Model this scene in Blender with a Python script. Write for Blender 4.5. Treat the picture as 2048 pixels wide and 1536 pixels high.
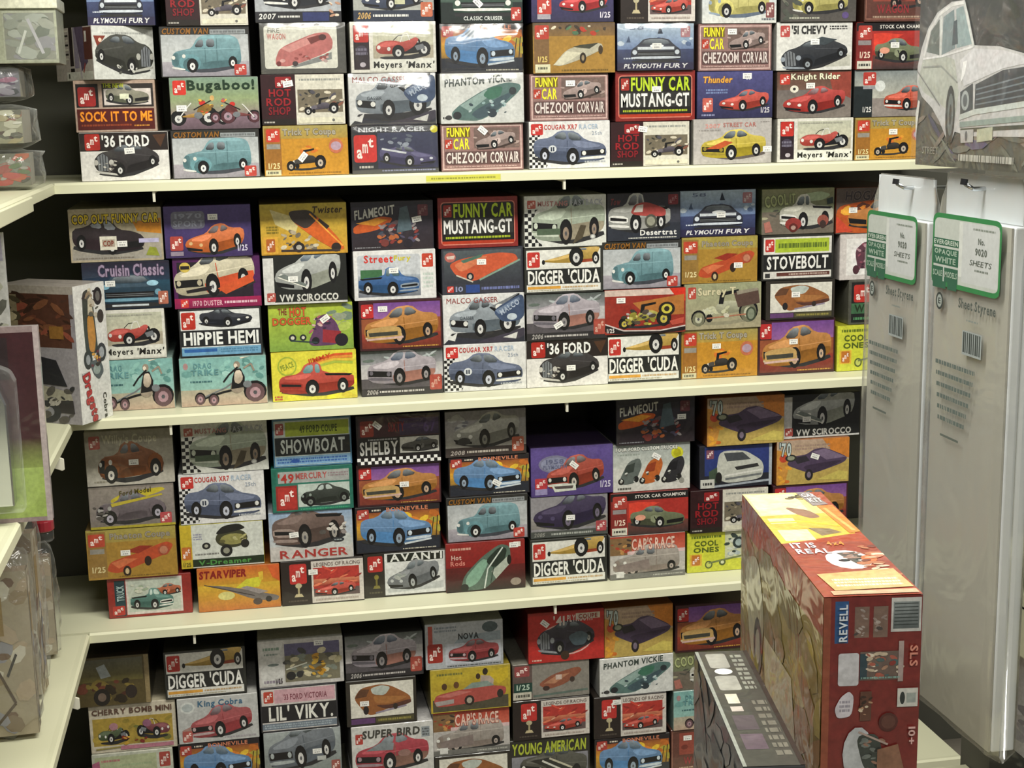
import bpy, math, random
from mathutils import Vector, Matrix

scene = bpy.context.scene
for o in list(bpy.data.objects):
    bpy.data.objects.remove(o, do_unlink=True)

# ------------------------------------------------------------------ camera
cam_data = bpy.data.cameras.new('camera')
cam_data.sensor_fit = 'HORIZONTAL'
cam_data.sensor_width = 36.0
cam_data.lens = 36.0 * 2910.55 / 2048.0
cam_data.clip_start = 0.05
cam = bpy.data.objects.new('camera', cam_data)
scene.collection.objects.link(cam)
cam.location = (0.0, -2.62, 1.5)
cam.rotation_euler = (math.radians(79.0585), math.radians(1.0835), math.radians(-10.5944))
scene.camera = cam

# ------------------------------------------------------------------ world, lights, exposure
world = bpy.data.worlds.new('shop_ambient')
scene.world = world
world.use_nodes = True
world.node_tree.nodes['Background'].inputs[0].default_value = (1.0, 0.97, 0.92, 1)
world.node_tree.nodes['Background'].inputs[1].default_value = 0.13

def area(name, loc, sx, sy, power, col):
    d = bpy.data.lights.new(name, 'AREA')
    d.shape = 'RECTANGLE'; d.size = sx; d.size_y = sy; d.energy = power; d.color = col
    o = bpy.data.objects.new(name, d); scene.collection.objects.link(o)
    o.location = loc
    return o
area('ceiling_tube_light', (0.45, -1.25, 2.62), 2.4, 0.30, 84, (1.0, 0.97, 0.88))
area('ceiling_tube_light', (0.45, -3.1, 2.62), 2.4, 0.30, 42, (1.0, 0.97, 0.90))
scene.view_settings.view_transform = 'Standard'
scene.view_settings.look = 'None'
scene.view_settings.gamma = 1.0
scene.view_settings.use_curve_mapping = False
scene.view_settings.exposure = 0.12

rnd = random.Random(7)
COL = scene.collection

# ------------------------------------------------------------------ helpers
def lin(h):
    if not isinstance(h, str):
        return tuple(h[:3])
    h = h.lstrip('#')
    r = []
    for i in (0, 2, 4):
        c = int(h[i:i+2], 16) / 255.0
        r.append(c / 12.92 if c <= 0.04045 else ((c + 0.055) / 1.055) ** 2.4)
    return tuple(r)
def mix(a, b, t):
    a, b = lin(a), lin(b)
    return tuple(a[i] * (1 - t) + b[i] * t for i in range(3))
def mul(a, k):
    a = lin(a)
    return tuple(min(1, c * k) for c in a)

def new_mat(name):
    m = bpy.data.materials.new(name); m.use_nodes = True
    nt = m.node_tree
    return m, nt, nt.nodes['Principled BSDF']

def surface(name, col, rough=0.5, noise=0.06, scale=18.0, coat=0.0, bump=0.0, spec=0.5, metal=0.0, bscale=60.0):
    m, nt, b = new_mat(name)
    tc = nt.nodes.new('ShaderNodeTexCoord')
    n = nt.nodes.new('ShaderNodeTexNoise'); n.inputs['Scale'].default_value = scale; n.inputs['Detail'].default_value = 4
    nt.links.new(tc.outputs['Object'], n.inputs['Vector'])
    r = nt.nodes.new('ShaderNodeMapRange')
    r.inputs['To Min'].default_value = 1 - noise; r.inputs['To Max'].default_value = 1 + noise
    nt.links.new(n.outputs['Fac'], r.inputs['Value'])
    mx = nt.nodes.new('ShaderNodeMix'); mx.data_type = 'RGBA'; mx.blend_type = 'MULTIPLY'
    mx.inputs['Factor'].default_value = 1.0
    mx.inputs['A'].default_value = (*lin(col), 1)
    nt.links.new(r.outputs['Result'], mx.inputs['B'])
    nt.links.new(mx.outputs['Result'], b.inputs['Base Color'])
    b.inputs['Roughness'].default_value = rough
    b.inputs['Metallic'].default_value = metal
    b.inputs['Specular IOR Level'].default_value = spec
    b.inputs['Coat Weight'].default_value = coat
    b.inputs['Coat Roughness'].default_value = 0.12
    if bump:
        n2 = nt.nodes.new('ShaderNodeTexNoise'); n2.inputs['Scale'].default_value = bscale
        nt.links.new(tc.outputs['Object'], n2.inputs['Vector'])
        bp = nt.nodes.new('ShaderNodeBump'); bp.inputs['Strength'].default_value = bump; bp.inputs['Distance'].default_value = 0.01
        nt.links.new(n2.outputs['Fac'], bp.inputs['Height'])
        nt.links.new(bp.outputs['Normal'], b.inputs['Normal'])
        if coat:
            nt.links.new(bp.outputs['Normal'], b.inputs['Coat Normal'])
    return m

def print_material(name, rough=0.38, coat=0.5, wrap=0.12, grain=0.16):
    """ink on card: colour from the mesh's colour attribute, with procedural print mottling and film ripples"""
    m, nt, b = new_mat(name)
    at = nt.nodes.new('ShaderNodeAttribute'); at.attribute_name = 'Col'
    tc = nt.nodes.new('ShaderNodeTexCoord')
    geo = nt.nodes.new('ShaderNodeNewGeometry')
    n = nt.nodes.new('ShaderNodeTexNoise'); n.inputs['Scale'].default_value = 190.0; n.inputs['Detail'].default_value = 3
    nt.links.new(geo.outputs['Position'], n.inputs['Vector'])
    r = nt.nodes.new('ShaderNodeMapRange')
    r.inputs['From Min'].default_value = 0.25; r.inputs['From Max'].default_value = 0.75
    r.inputs['To Min'].default_value = 1 - grain; r.inputs['To Max'].default_value = 1 + grain
    nt.links.new(n.outputs['Fac'], r.inputs['Value'])
    mx = nt.nodes.new('ShaderNodeMix'); mx.data_type = 'RGBA'; mx.blend_type = 'MULTIPLY'; mx.inputs['Factor'].default_value = 1.0
    n3 = nt.nodes.new('ShaderNodeTexNoise'); n3.inputs['Scale'].default_value = 62.0; n3.inputs['Detail'].default_value = 6; n3.inputs['Roughness'].default_value = 0.7
    nt.links.new(geo.outputs['Position'], n3.inputs['Vector'])
    r3 = nt.nodes.new('ShaderNodeMapRange'); r3.inputs['From Min'].default_value = 0.3; r3.inputs['From Max'].default_value = 0.7
    r3.inputs['To Min'].default_value = 1 - grain; r3.inputs['To Max'].default_value = 1 + grain * 0.8
    nt.links.new(n3.outputs['Fac'], r3.inputs['Value'])
    mm = nt.nodes.new('ShaderNodeMath'); mm.operation = 'MULTIPLY'
    nt.links.new(r.outputs['Result'], mm.inputs[0]); nt.links.new(r3.outputs['Result'], mm.inputs[1])
    nt.links.new(at.outputs['Color'], mx.inputs['A']); nt.links.new(mm.outputs[0], mx.inputs['B'])
    nt.links.new(mx.outputs['Result'], b.inputs['Base Color'])
    b.inputs['Roughness'].default_value = rough
    b.inputs['Coat Weight'].default_value = coat
    b.inputs['Coat Roughness'].default_value = 0.09
    n2 = nt.nodes.new('ShaderNodeTexNoise'); n2.inputs['Scale'].default_value = 14.0; n2.inputs['Detail'].default_value = 2
    n2.inputs['Distortion'].default_value = 1.2
    nt.links.new(geo.outputs['Position'], n2.inputs['Vector'])
    bp = nt.nodes.new('ShaderNodeBump'); bp.inputs['Strength'].default_value = wrap; bp.inputs['Distance'].default_value = 0.02
    nt.links.new(n2.outputs['Fac'], bp.inputs['Height'])
    nt.links.new(bp.outputs['Normal'], b.inputs['Coat Normal'])
    return m

def film_material(name, tint=(0.9, 0.93, 0.9), haze=0.08, rough=0.12, bump=0.5, bscale=30.0, gloss=0.35):
    """thin clear polythene: see-through, a little hazy, glossy and crinkled"""
    m, nt, b = new_mat(name)
    b.inputs['Base Color'].default_value = (*tint, 1)
    b.inputs['Roughness'].default_value = rough
    b.inputs['Specular IOR Level'].default_value = 0.9
    tr = nt.nodes.new('ShaderNodeBsdfTransparent')
    lw = nt.nodes.new('ShaderNodeLayerWeight'); lw.inputs['Blend'].default_value = 0.5
    pw = nt.nodes.new('ShaderNodeMath'); pw.operation = 'POWER'; pw.inputs[1].default_value = 5.0
    nt.links.new(lw.outputs['Facing'], pw.inputs[0])
    mr = nt.nodes.new('ShaderNodeMapRange'); mr.inputs['To Min'].default_value = haze; mr.inputs['To Max'].default_value = min(1.0, haze + 0.6)
    nt.links.new(pw.outputs[0], mr.inputs['Value'])
    gl = nt.nodes.new('ShaderNodeBsdfGlossy'); gl.inputs['Roughness'].default_value = rough
    g2 = nt.nodes.new('ShaderNodeMixShader'); g2.inputs[0].default_value = gloss
    nt.links.new(b.outputs[0], g2.inputs[1]); nt.links.new(gl.outputs[0], g2.inputs[2])
    mx = nt.nodes.new('ShaderNodeMixShader')
    nt.links.new(mr.outputs['Result'], mx.inputs[0]); nt.links.new(tr.outputs[0], mx.inputs[1]); nt.links.new(g2.outputs[0], mx.inputs[2])
    nt.links.new(mx.outputs[0], nt.nodes['Material Output'].inputs['Surface'])
    tc = nt.nodes.new('ShaderNodeTexCoord')
    n2 = nt.nodes.new('ShaderNodeTexNoise'); n2.inputs['Scale'].default_value = bscale; n2.inputs['Detail'].default_value = 3
    n2.inputs['Distortion'].default_value = 0.8
    nt.links.new(tc.outputs['Object'], n2.inputs['Vector'])
    bp = nt.nodes.new('ShaderNodeBump'); bp.inputs['Strength'].default_value = bump; bp.inputs['Distance'].default_value = 0.02
    nt.links.new(n2.outputs['Fac'], bp.inputs['Height']); nt.links.new(bp.outputs['Normal'], b.inputs['Normal']); nt.links.new(bp.outputs['Normal'], gl.inputs['Normal'])
    return m

M_PRINT = print_material('printed_card')
M_PRINT_WRAP = print_material('printed_card_in_crinkled_film', rough=0.3, coat=1.0, wrap=0.2)
M_PRINT_MATT = print_material('printed_paper', rough=0.6, coat=0.0, wrap=0.0, grain=0.05)
M_CREAM = surface('cream_painted_metal', 'd6d6b8', rough=0.42, noise=0.05, scale=9)
M_BACK = surface('grey_back_panel', '58584e', rough=0.7, noise=0.10, scale=5)
M_WALL = surface('painted_wall', 'b9b7a8', rough=0.8, noise=0.05, scale=4)
M_FLOOR = surface('vinyl_floor', '7d776c', rough=0.5, noise=0.15, scale=7)
M_CEIL = surface('ceiling_tile', 'd8d6cc', rough=0.9, noise=0.08, scale=40)
M_BRACKET = surface('bracket_metal', 'd5d3c2', rough=0.45, noise=0.04)
M_WHITE = surface('white_styrene', 'dfe5ea', rough=0.35, noise=0.03)
M_FRONT_SHADE = surface('painted_front_shade', 'aaa99f', rough=0.3, noise=0.10, scale=6)  # grey that puts shade into the colour of the bag fronts
M_FILM = film_material('clear_polybag', haze=0.05, bump=0.3)
M_FILM_TIGHT = film_material('tight_clear_wrap', haze=0.02, rough=0.14, bump=0.25, gloss=0.7)
M_SHRINK = film_material('shrink_wrap', tint=(0.9, 0.9, 0.9), haze=0.11, rough=0.18, bump=0.12, bscale=16, gloss=0.92)
M_FILM_DULL = film_material('dull_polybag', tint=(0.75, 0.78, 0.74), haze=0.09, rough=0.18, bump=0.7, bscale=24)
M_FILM_BAG = film_material('white_hang_bag_film', tint=(0.62, 0.62, 0.57), haze=0.20, rough=0.16, bump=0.25, bscale=9)
M_CHROME = surface('chrome_clip', 'c8ccd0', rough=0.2, noise=0.02, metal=1.0)
M_BLACK = surface('black_plastic', '16161a', rough=0.4, noise=0.05)
M_RED = surface('red_plastic', 'a02a38', rough=0.25, noise=0.06, coat=0.5)
M_WOOD = surface('table_laminate', 'cfcaa0', rough=0.45, noise=0.06, scale=12)

def link(o, parent=None):
    COL.objects.link(o)
    if parent is not None:
        o.parent = parent
    return o
def empty(name, loc=(0, 0, 0), rz=0.0, rx=0.0, ry=0.0):
    o = bpy.data.objects.new(name, None); COL.objects.link(o)
    o.empty_display_size = 0.03
    o.location = loc; o.rotation_euler = (rx, ry, rz)
    return o
def tag(o, label=None, cat=None, group=None, kind=None):
    if label: o['label'] = label
    if cat: o['category'] = cat
    if group: o['group'] = group
    if kind: o['kind'] = kind
    return o

class MB:
    """collects faces, optionally coloured per corner, for one mesh"""
    def __init__(s):
        s.v = []; s.f = []; s.c = []
    def face(s, pts, col=None):
        i = len(s.v); s.v += [tuple(p) for p in pts]; s.f.append(tuple(range(i, i + len(pts)))); s.c.append(col)
    def box(s, x0, x1, y0, y1, z0, z1, col=None, cols=None):
        P = [(x0,y0,z0),(x1,y0,z0),(x1,y1,z0),(x0,y1,z0),(x0,y0,z1),(x1,y0,z1),(x1,y1,z1),(x0,y1,z1)]
        i = len(s.v); s.v += P
        F = [(0,1,5,4),(1,2,6,5),(2,3,7,6),(3,0,4,7),(4,5,6,7),(3,2,1,0)]   # front right back left top bottom
        for k, f in enumerate(F):
            s.f.append(tuple(i + a for a in f)); s.c.append(cols[k] if cols else col)
    def prism(s, outline, axis, a, b, col=None):
        """outline: 2-D points; extruded along axis ('x','y','z') from a to b"""
        def P(p, t):
            return {'x': (t, p[0], p[1]), 'y': (p[0], t, p[1]), 'z': (p[0], p[1], t)}[axis]
        n = len(outline); i = len(s.v)
        s.v += [P(p, a) for p in outline] + [P(p, b) for p in outline]
        s.f.append(tuple(i + k for k in range(n))[::-1]); s.c.append(col)
        s.f.append(tuple(i + n + k for k in range(n))); s.c.append(col)
        for k in range(n):
            s.f.append((i + k, i + (k + 1) % n, i + n + (k + 1) % n, i + n + k)); s.c.append(col)
    def tube(s, pts, r, n=8, col=None):
        pts = [Vector(p) for p in pts]; rings = []
        for k, p in enumerate(pts):
            d = (pts[min(k+1, len(pts)-1)] - pts[max(k-1, 0)]).normalized()
            u = d.orthogonal().normalized(); w = d.cross(u)
            rr = r[k] if isinstance(r, (list, tuple)) else r
            i = len(s.v)
            s.v += [tuple(p + rr * (math.cos(2*math.pi*a/n) * u + math.sin(2*math.pi*a/n) * w)) for a in range(n)]
            rings.append(i)
        for a, b in zip(rings, rings[1:]):
            for k in range(n):
                s.f.append((a + k, a + (k+1) % n, b + (k+1) % n, b + k)); s.c.append(col)
        s.f.append(tuple(rings[0] + k for k in range(n))[::-1]); s.c.append(col)
        s.f.append(tuple(rings[-1] + k for k in range(n))); s.c.append(col)
    def mesh(s, name):
        me = bpy.data.meshes.new(name)
        me.from_pydata(s.v, [], s.f)
        if any(c is not None for c in s.c):
            ca = me.color_attributes.new('Col', 'FLOAT_COLOR', 'CORNER')
            buf = []
            for f, c in zip(s.f, s.c):
                if c is None: c = (0.5, 0.5, 0.5)
                if isinstance(c, list):
                    for k in c: buf += [*lin(k), 1.0]
                else:
                    buf += [*lin(c), 1.0] * len(f)
            ca.data.foreach_set('color', buf)
        me.update()
        return me
    def build(s, name, mat, parent=None, bevel=0.0, smooth=False):
        me = s.mesh(name); me.materials.append(mat)
        o = link(bpy.data.objects.new(name, me), parent)
        if smooth:
            for p in me.polygons: p.use_smooth = True
        if bevel:
            b = o.modifiers.new('soft_edges', 'BEVEL'); b.width = bevel; b.segments = 2; b.limit_method = 'ANGLE'
        return o

# ------------------------------------------------------------------ lettering
_gl = {}
def glyph(ch, bold):
    k = (ch, bold)
    if k in _gl: return _gl[k]
    cu = bpy.data.curves.new('g', 'FONT'); cu.body = ch; cu.size = 1.0; cu.resolution_u = 2
    cu.offset = 0.028 if bold else 0.0
    ob = bpy.data.objects.new('g', cu); COL.objects.link(ob)
    dg = bpy.context.evaluated_depsgraph_get(); dg.update()
    me = ob.evaluated_get(dg).to_mesh()
    vs = [(v.co.x, v.co.y) for v in me.vertices]; fs = [tuple(p.vertices) for p in me.polygons]
    ob.evaluated_get(dg).to_mesh_clear()
    bpy.data.objects.remove(ob); bpy.data.curves.remove(cu)
    if vs:
        x0 = min(v[0] for v in vs); x1 = max(v[0] for v in vs)
        vs = [(x - x0, y) for x, y in vs]; adv = x1 - x0 + 0.09
    else:
        adv = 0.3
    _gl[k] = (vs, fs, adv)
    return _gl[k]

class Art:
    """flat printed artwork on a 175 x 100 sheet, origin top left, y down"""
    def __init__(s, w=175.0, h=100.0, step=1.6e-5):
        s.w, s.h, s.step = w, h, step
        s.mb = MB(); s.n = 0; s.late = []
    def P(s, x, y):
        x = min(max(x, 0), s.w); y = min(max(y, 0), s.h)
        return (x / s.w - 0.5, -s.n * s.step, 1 - y / s.h)
    def poly(s, pts, col, raw=False):
        s.n += 1
        if not raw and 5 <= len(pts) <= 16 and not isinstance(col, list):
            for _ in range(2):
                q = []
                for a, b in zip(pts, list(pts[1:]) + [pts[0]]):
                    q += [(a[0]*.82 + b[0]*.18, a[1]*.82 + b[1]*.18), (a[0]*.18 + b[0]*.82, a[1]*.18 + b[1]*.82)]
                pts = q
        s.mb.face([s.P(*p) for p in pts], col)
        return s
    def rect(s, x0, y0, x1, y1, col):
        return s.poly([(x0, y1), (x1, y1), (x1, y0), (x0, y0)], col)
    def grad(s, x0, y0, x1, y1, top, bot):
        return s.poly([(x0, y1), (x1, y1), (x1, y0), (x0, y0)], [bot, bot, top, top])
    def hgrad(s, x0, y0, x1, y1, l, r):
        return s.poly([(x0, y1), (x1, y1), (x1, y0), (x0, y0)], [l, r, r, l])
    def rrect(s, x0, y0, x1, y1, r, col):
        p = []
        for cx, cy, a0 in ((x1-r, y0+r, -90), (x1-r, y1-r, 0), (x0+r, y1-r, 90), (x0+r, y0+r, 180)):
            for k in range(4):
                a = math.radians(a0 + 30 * k); p.append((cx + r * math.cos(a), cy + r * math.sin(a)))
        return s.poly(p[::-1], col, True)
    def frame(s, x0, y0, x1, y1, t, col):
        s.rect(x0, y0, x1, y0+t, col); s.rect(x0, y1-t, x1, y1, col); s.rect(x0, y0, x0+t, y1, col); return s.rect(x1-t, y0, x1, y1, col)
    def ell(s, cx, cy, rx, ry, col, n=14, rot=0):
        c, d = math.cos(math.radians(rot)), math.sin(math.radians(rot)); p = []
        for k in range(n):
            a = -2 * math.pi * k / n; x = rx * math.cos(a); y = ry * math.sin(a)
            p.append((cx + x * c - y * d, cy + x * d + y * c))
        return s.poly(p, col, True)
    def line(s, pts, wd, col):
        for a, b in zip(pts, pts[1:]):
            dx, dy = b[0]-a[0], b[1]-a[1]; L = math.hypot(dx, dy) or 1; nx, ny = -dy/L*wd/2, dx/L*wd/2
            s.poly([(a[0]+nx, a[1]+ny), (b[0]+nx, b[1]+ny), (b[0]-nx, b[1]-ny), (a[0]-nx, a[1]-ny)], col)
        return s
    def t(s, txt, x0, y0, x1, y1, col, bold=True, ol=None, ow=1.0, sh=0.0, rot=0.0, now=False):
        """lettering fitted into the box x0..x1, y0..y1"""
        if not now:
            s.late.append((txt, x0, y0, x1, y1, col, bold, ol, ow, sh, rot)); return s
        items = []; x = 0.0
        for ch in txt:
            vs, fs, adv = glyph(ch, bold)
            items.append((x, vs, fs)); x += adv
        x -= 0.09
        ys = [v[1] for _, vs, _ in items for v in vs]
        lo, hi = min(ys), max(ys)
        sx, sy = (x1 - x0) / x, (y1 - y0) / (hi - lo)
        cx, cy = (x0 + x1) / 2, (y0 + y1) / 2; c, d = math.cos(math.radians(rot)), math.sin(math.radians(rot))
        offs = [(0, 0, col)]
        if ol: offs = [(a * ow, b * ow, ol) for a, b in ((1,1),(1,-1),(-1,1),(-1,-1))] + offs
        for ox, oy, cc in offs:
            s.n += 1
            for gx, vs, fs in items:
                base = len(s.mb.v)
                for vx, vy in vs:
                    px = x0 + (gx + vx) * sx + (vy - lo) * sy * sh; py = y1 - (vy - lo) * sy
                    if rot:
                        qx, qy = px - cx, py - cy; px, py = cx + qx * c - qy * d, cy + qx * d + qy * c
                    s.mb.v.append(s.P(px + ox, py + oy))
                for f in fs:
                    s.mb.f.append(tuple(base + k for k in f)); s.mb.c.append(cc)
        return s
    def tiny(s, x0, y0, x1, y1, col, n=1, seed=1):
        """rows of small print, too small to read"""
        r = random.Random(seed); hh = (y1 - y0) / n
        s.n += 1
        for k in range(n):
            x = x0; ya = y0 + k * hh + hh * 0.2; yb = y0 + k * hh + hh * 0.8
            while x < x1 - 0.5:
                w = min(r.uniform(2, 7), x1 - x)
                s.mb.face([s.P(x, yb), s.P(x + w, yb), s.P(x + w, ya), s.P(x, ya)], col); x += w + r.uniform(0.8, 1.8)
        return s
    def spots(s, x0, y0, x1, y1, cols, n, size, seed=3, squash=0.7):
        r = random.Random(seed)
        for k in range(n):
            z = size * r.uniform(0.4, 1.0)
            s.ell(r.uniform(x0, x1), r.uniform(y0, y1), z, z * squash * r.uniform(0.5, 1), r.choice(cols), n=7, rot=r.uniform(-40, 40))
        return s
    def checks(s, x0, y0, x1, y1, nx, ny, a='e8e8e4', b='141416'):
        s.rect(x0, y0, x1, y1, a); s.n += 1
        dx, dy = (x1-x0)/nx, (y1-y0)/ny
        for i in range(nx):
            for j in range(ny):
                if (i + j) % 2:
                    u, v = x0+i*dx, y0+j*dy
                    s.mb.face([s.P(u, v+dy), s.P(u+dx, v+dy), s.P(u+dx, v), s.P(u, v)], b)
        return s
    def logo(s, x, y, w, h, bg='b82a24', fg='f0dcd4'):
        s.rrect(x, y, x+w, y+h, min(w, h) * 0.12, bg)
        for k, ch in enumerate('amt'):
            s.t(ch, x + w*(0.12+0.25*k), y + h*(0.52-0.2*k), x + w*(0.12+0.25*k+0.24), y + h*(0.52-0.2*k+0.34), fg)
        return s
    def car(s, kind, x, y, w, col, flip=0, rot=0, win='161a20', trim='d6d6d0', tyre='141416', hub='c9c9c6', sy=1.0, shadow='2a2a2c', col2=None):
        """(x, y): left end of the ground line; w: length on the sheet"""
        k = w * 1.1 / 100.0; x -= 0.05 * w; sy *= 1.06; y = min(y + 1, 98)
        def cut(pts):
            q = []
            for a, b in zip(pts, pts[1:] + pts[:1]):
                q += [(a[0]*.78 + b[0]*.22, a[1]*.78 + b[1]*.22), (a[0]*.22 + b[0]*.78, a[1]*.22 + b[1]*.78)]
            return q
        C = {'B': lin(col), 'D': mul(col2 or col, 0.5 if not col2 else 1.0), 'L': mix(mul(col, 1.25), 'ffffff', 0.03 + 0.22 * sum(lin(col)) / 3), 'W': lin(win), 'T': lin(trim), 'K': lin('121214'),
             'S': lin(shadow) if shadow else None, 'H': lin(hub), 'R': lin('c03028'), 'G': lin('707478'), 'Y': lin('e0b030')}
        c, d = math.cos(math.radians(rot)), math.sin(math.radians(rot))
        def m(p):
            px = (100 - p[0] if flip else p[0]) - 50; py = -p[1] * sy
            return (x + (50 + px * c - py * d) * k, y + (px * d + py * c) * k)
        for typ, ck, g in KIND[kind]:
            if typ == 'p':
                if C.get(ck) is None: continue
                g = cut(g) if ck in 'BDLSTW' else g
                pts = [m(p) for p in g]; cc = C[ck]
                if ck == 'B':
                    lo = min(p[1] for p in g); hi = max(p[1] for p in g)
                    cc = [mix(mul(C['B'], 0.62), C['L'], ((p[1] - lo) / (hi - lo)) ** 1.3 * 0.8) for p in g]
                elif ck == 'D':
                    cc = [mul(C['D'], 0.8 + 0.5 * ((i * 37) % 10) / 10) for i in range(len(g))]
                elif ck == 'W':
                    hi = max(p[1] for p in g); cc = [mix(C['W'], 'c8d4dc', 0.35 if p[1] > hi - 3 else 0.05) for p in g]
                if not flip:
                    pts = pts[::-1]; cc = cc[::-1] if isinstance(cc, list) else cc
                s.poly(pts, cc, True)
            elif typ == 'e':
                cx, cy = m(g[:2]); s.ell(cx, cy, g[2]*k, g[3]*k*sy, C[ck], n=10, rot=rot)
            elif typ == 'w':
                cx, cy = m(g[:2])
                s.ell(cx, cy - g[3]*k*sy*0.16, g[2]*k*1.2, g[3]*k*sy*1.12, '0c0c0e', n=14, rot=rot)
                s.ell(cx, cy, g[2]*k, g[3]*k*sy, tyre, n=14, rot=rot); s.ell(cx, cy, g[2]*k*0.58, g[3]*k*0.58*sy, hub, n=10, rot=rot)
                s.ell(cx, cy, g[2]*k*0.22, g[3]*k*0.22*sy, '505054', n=6)
            elif typ == 'l':
                s.line([m(p) for p in g[1]], g[0]*k, C[ck])
        return s
    def mesh(s, name):
        for g in s.late: s.t(*g, now=True)
        s.late = []
        return s.mb.mesh(name)

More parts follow.
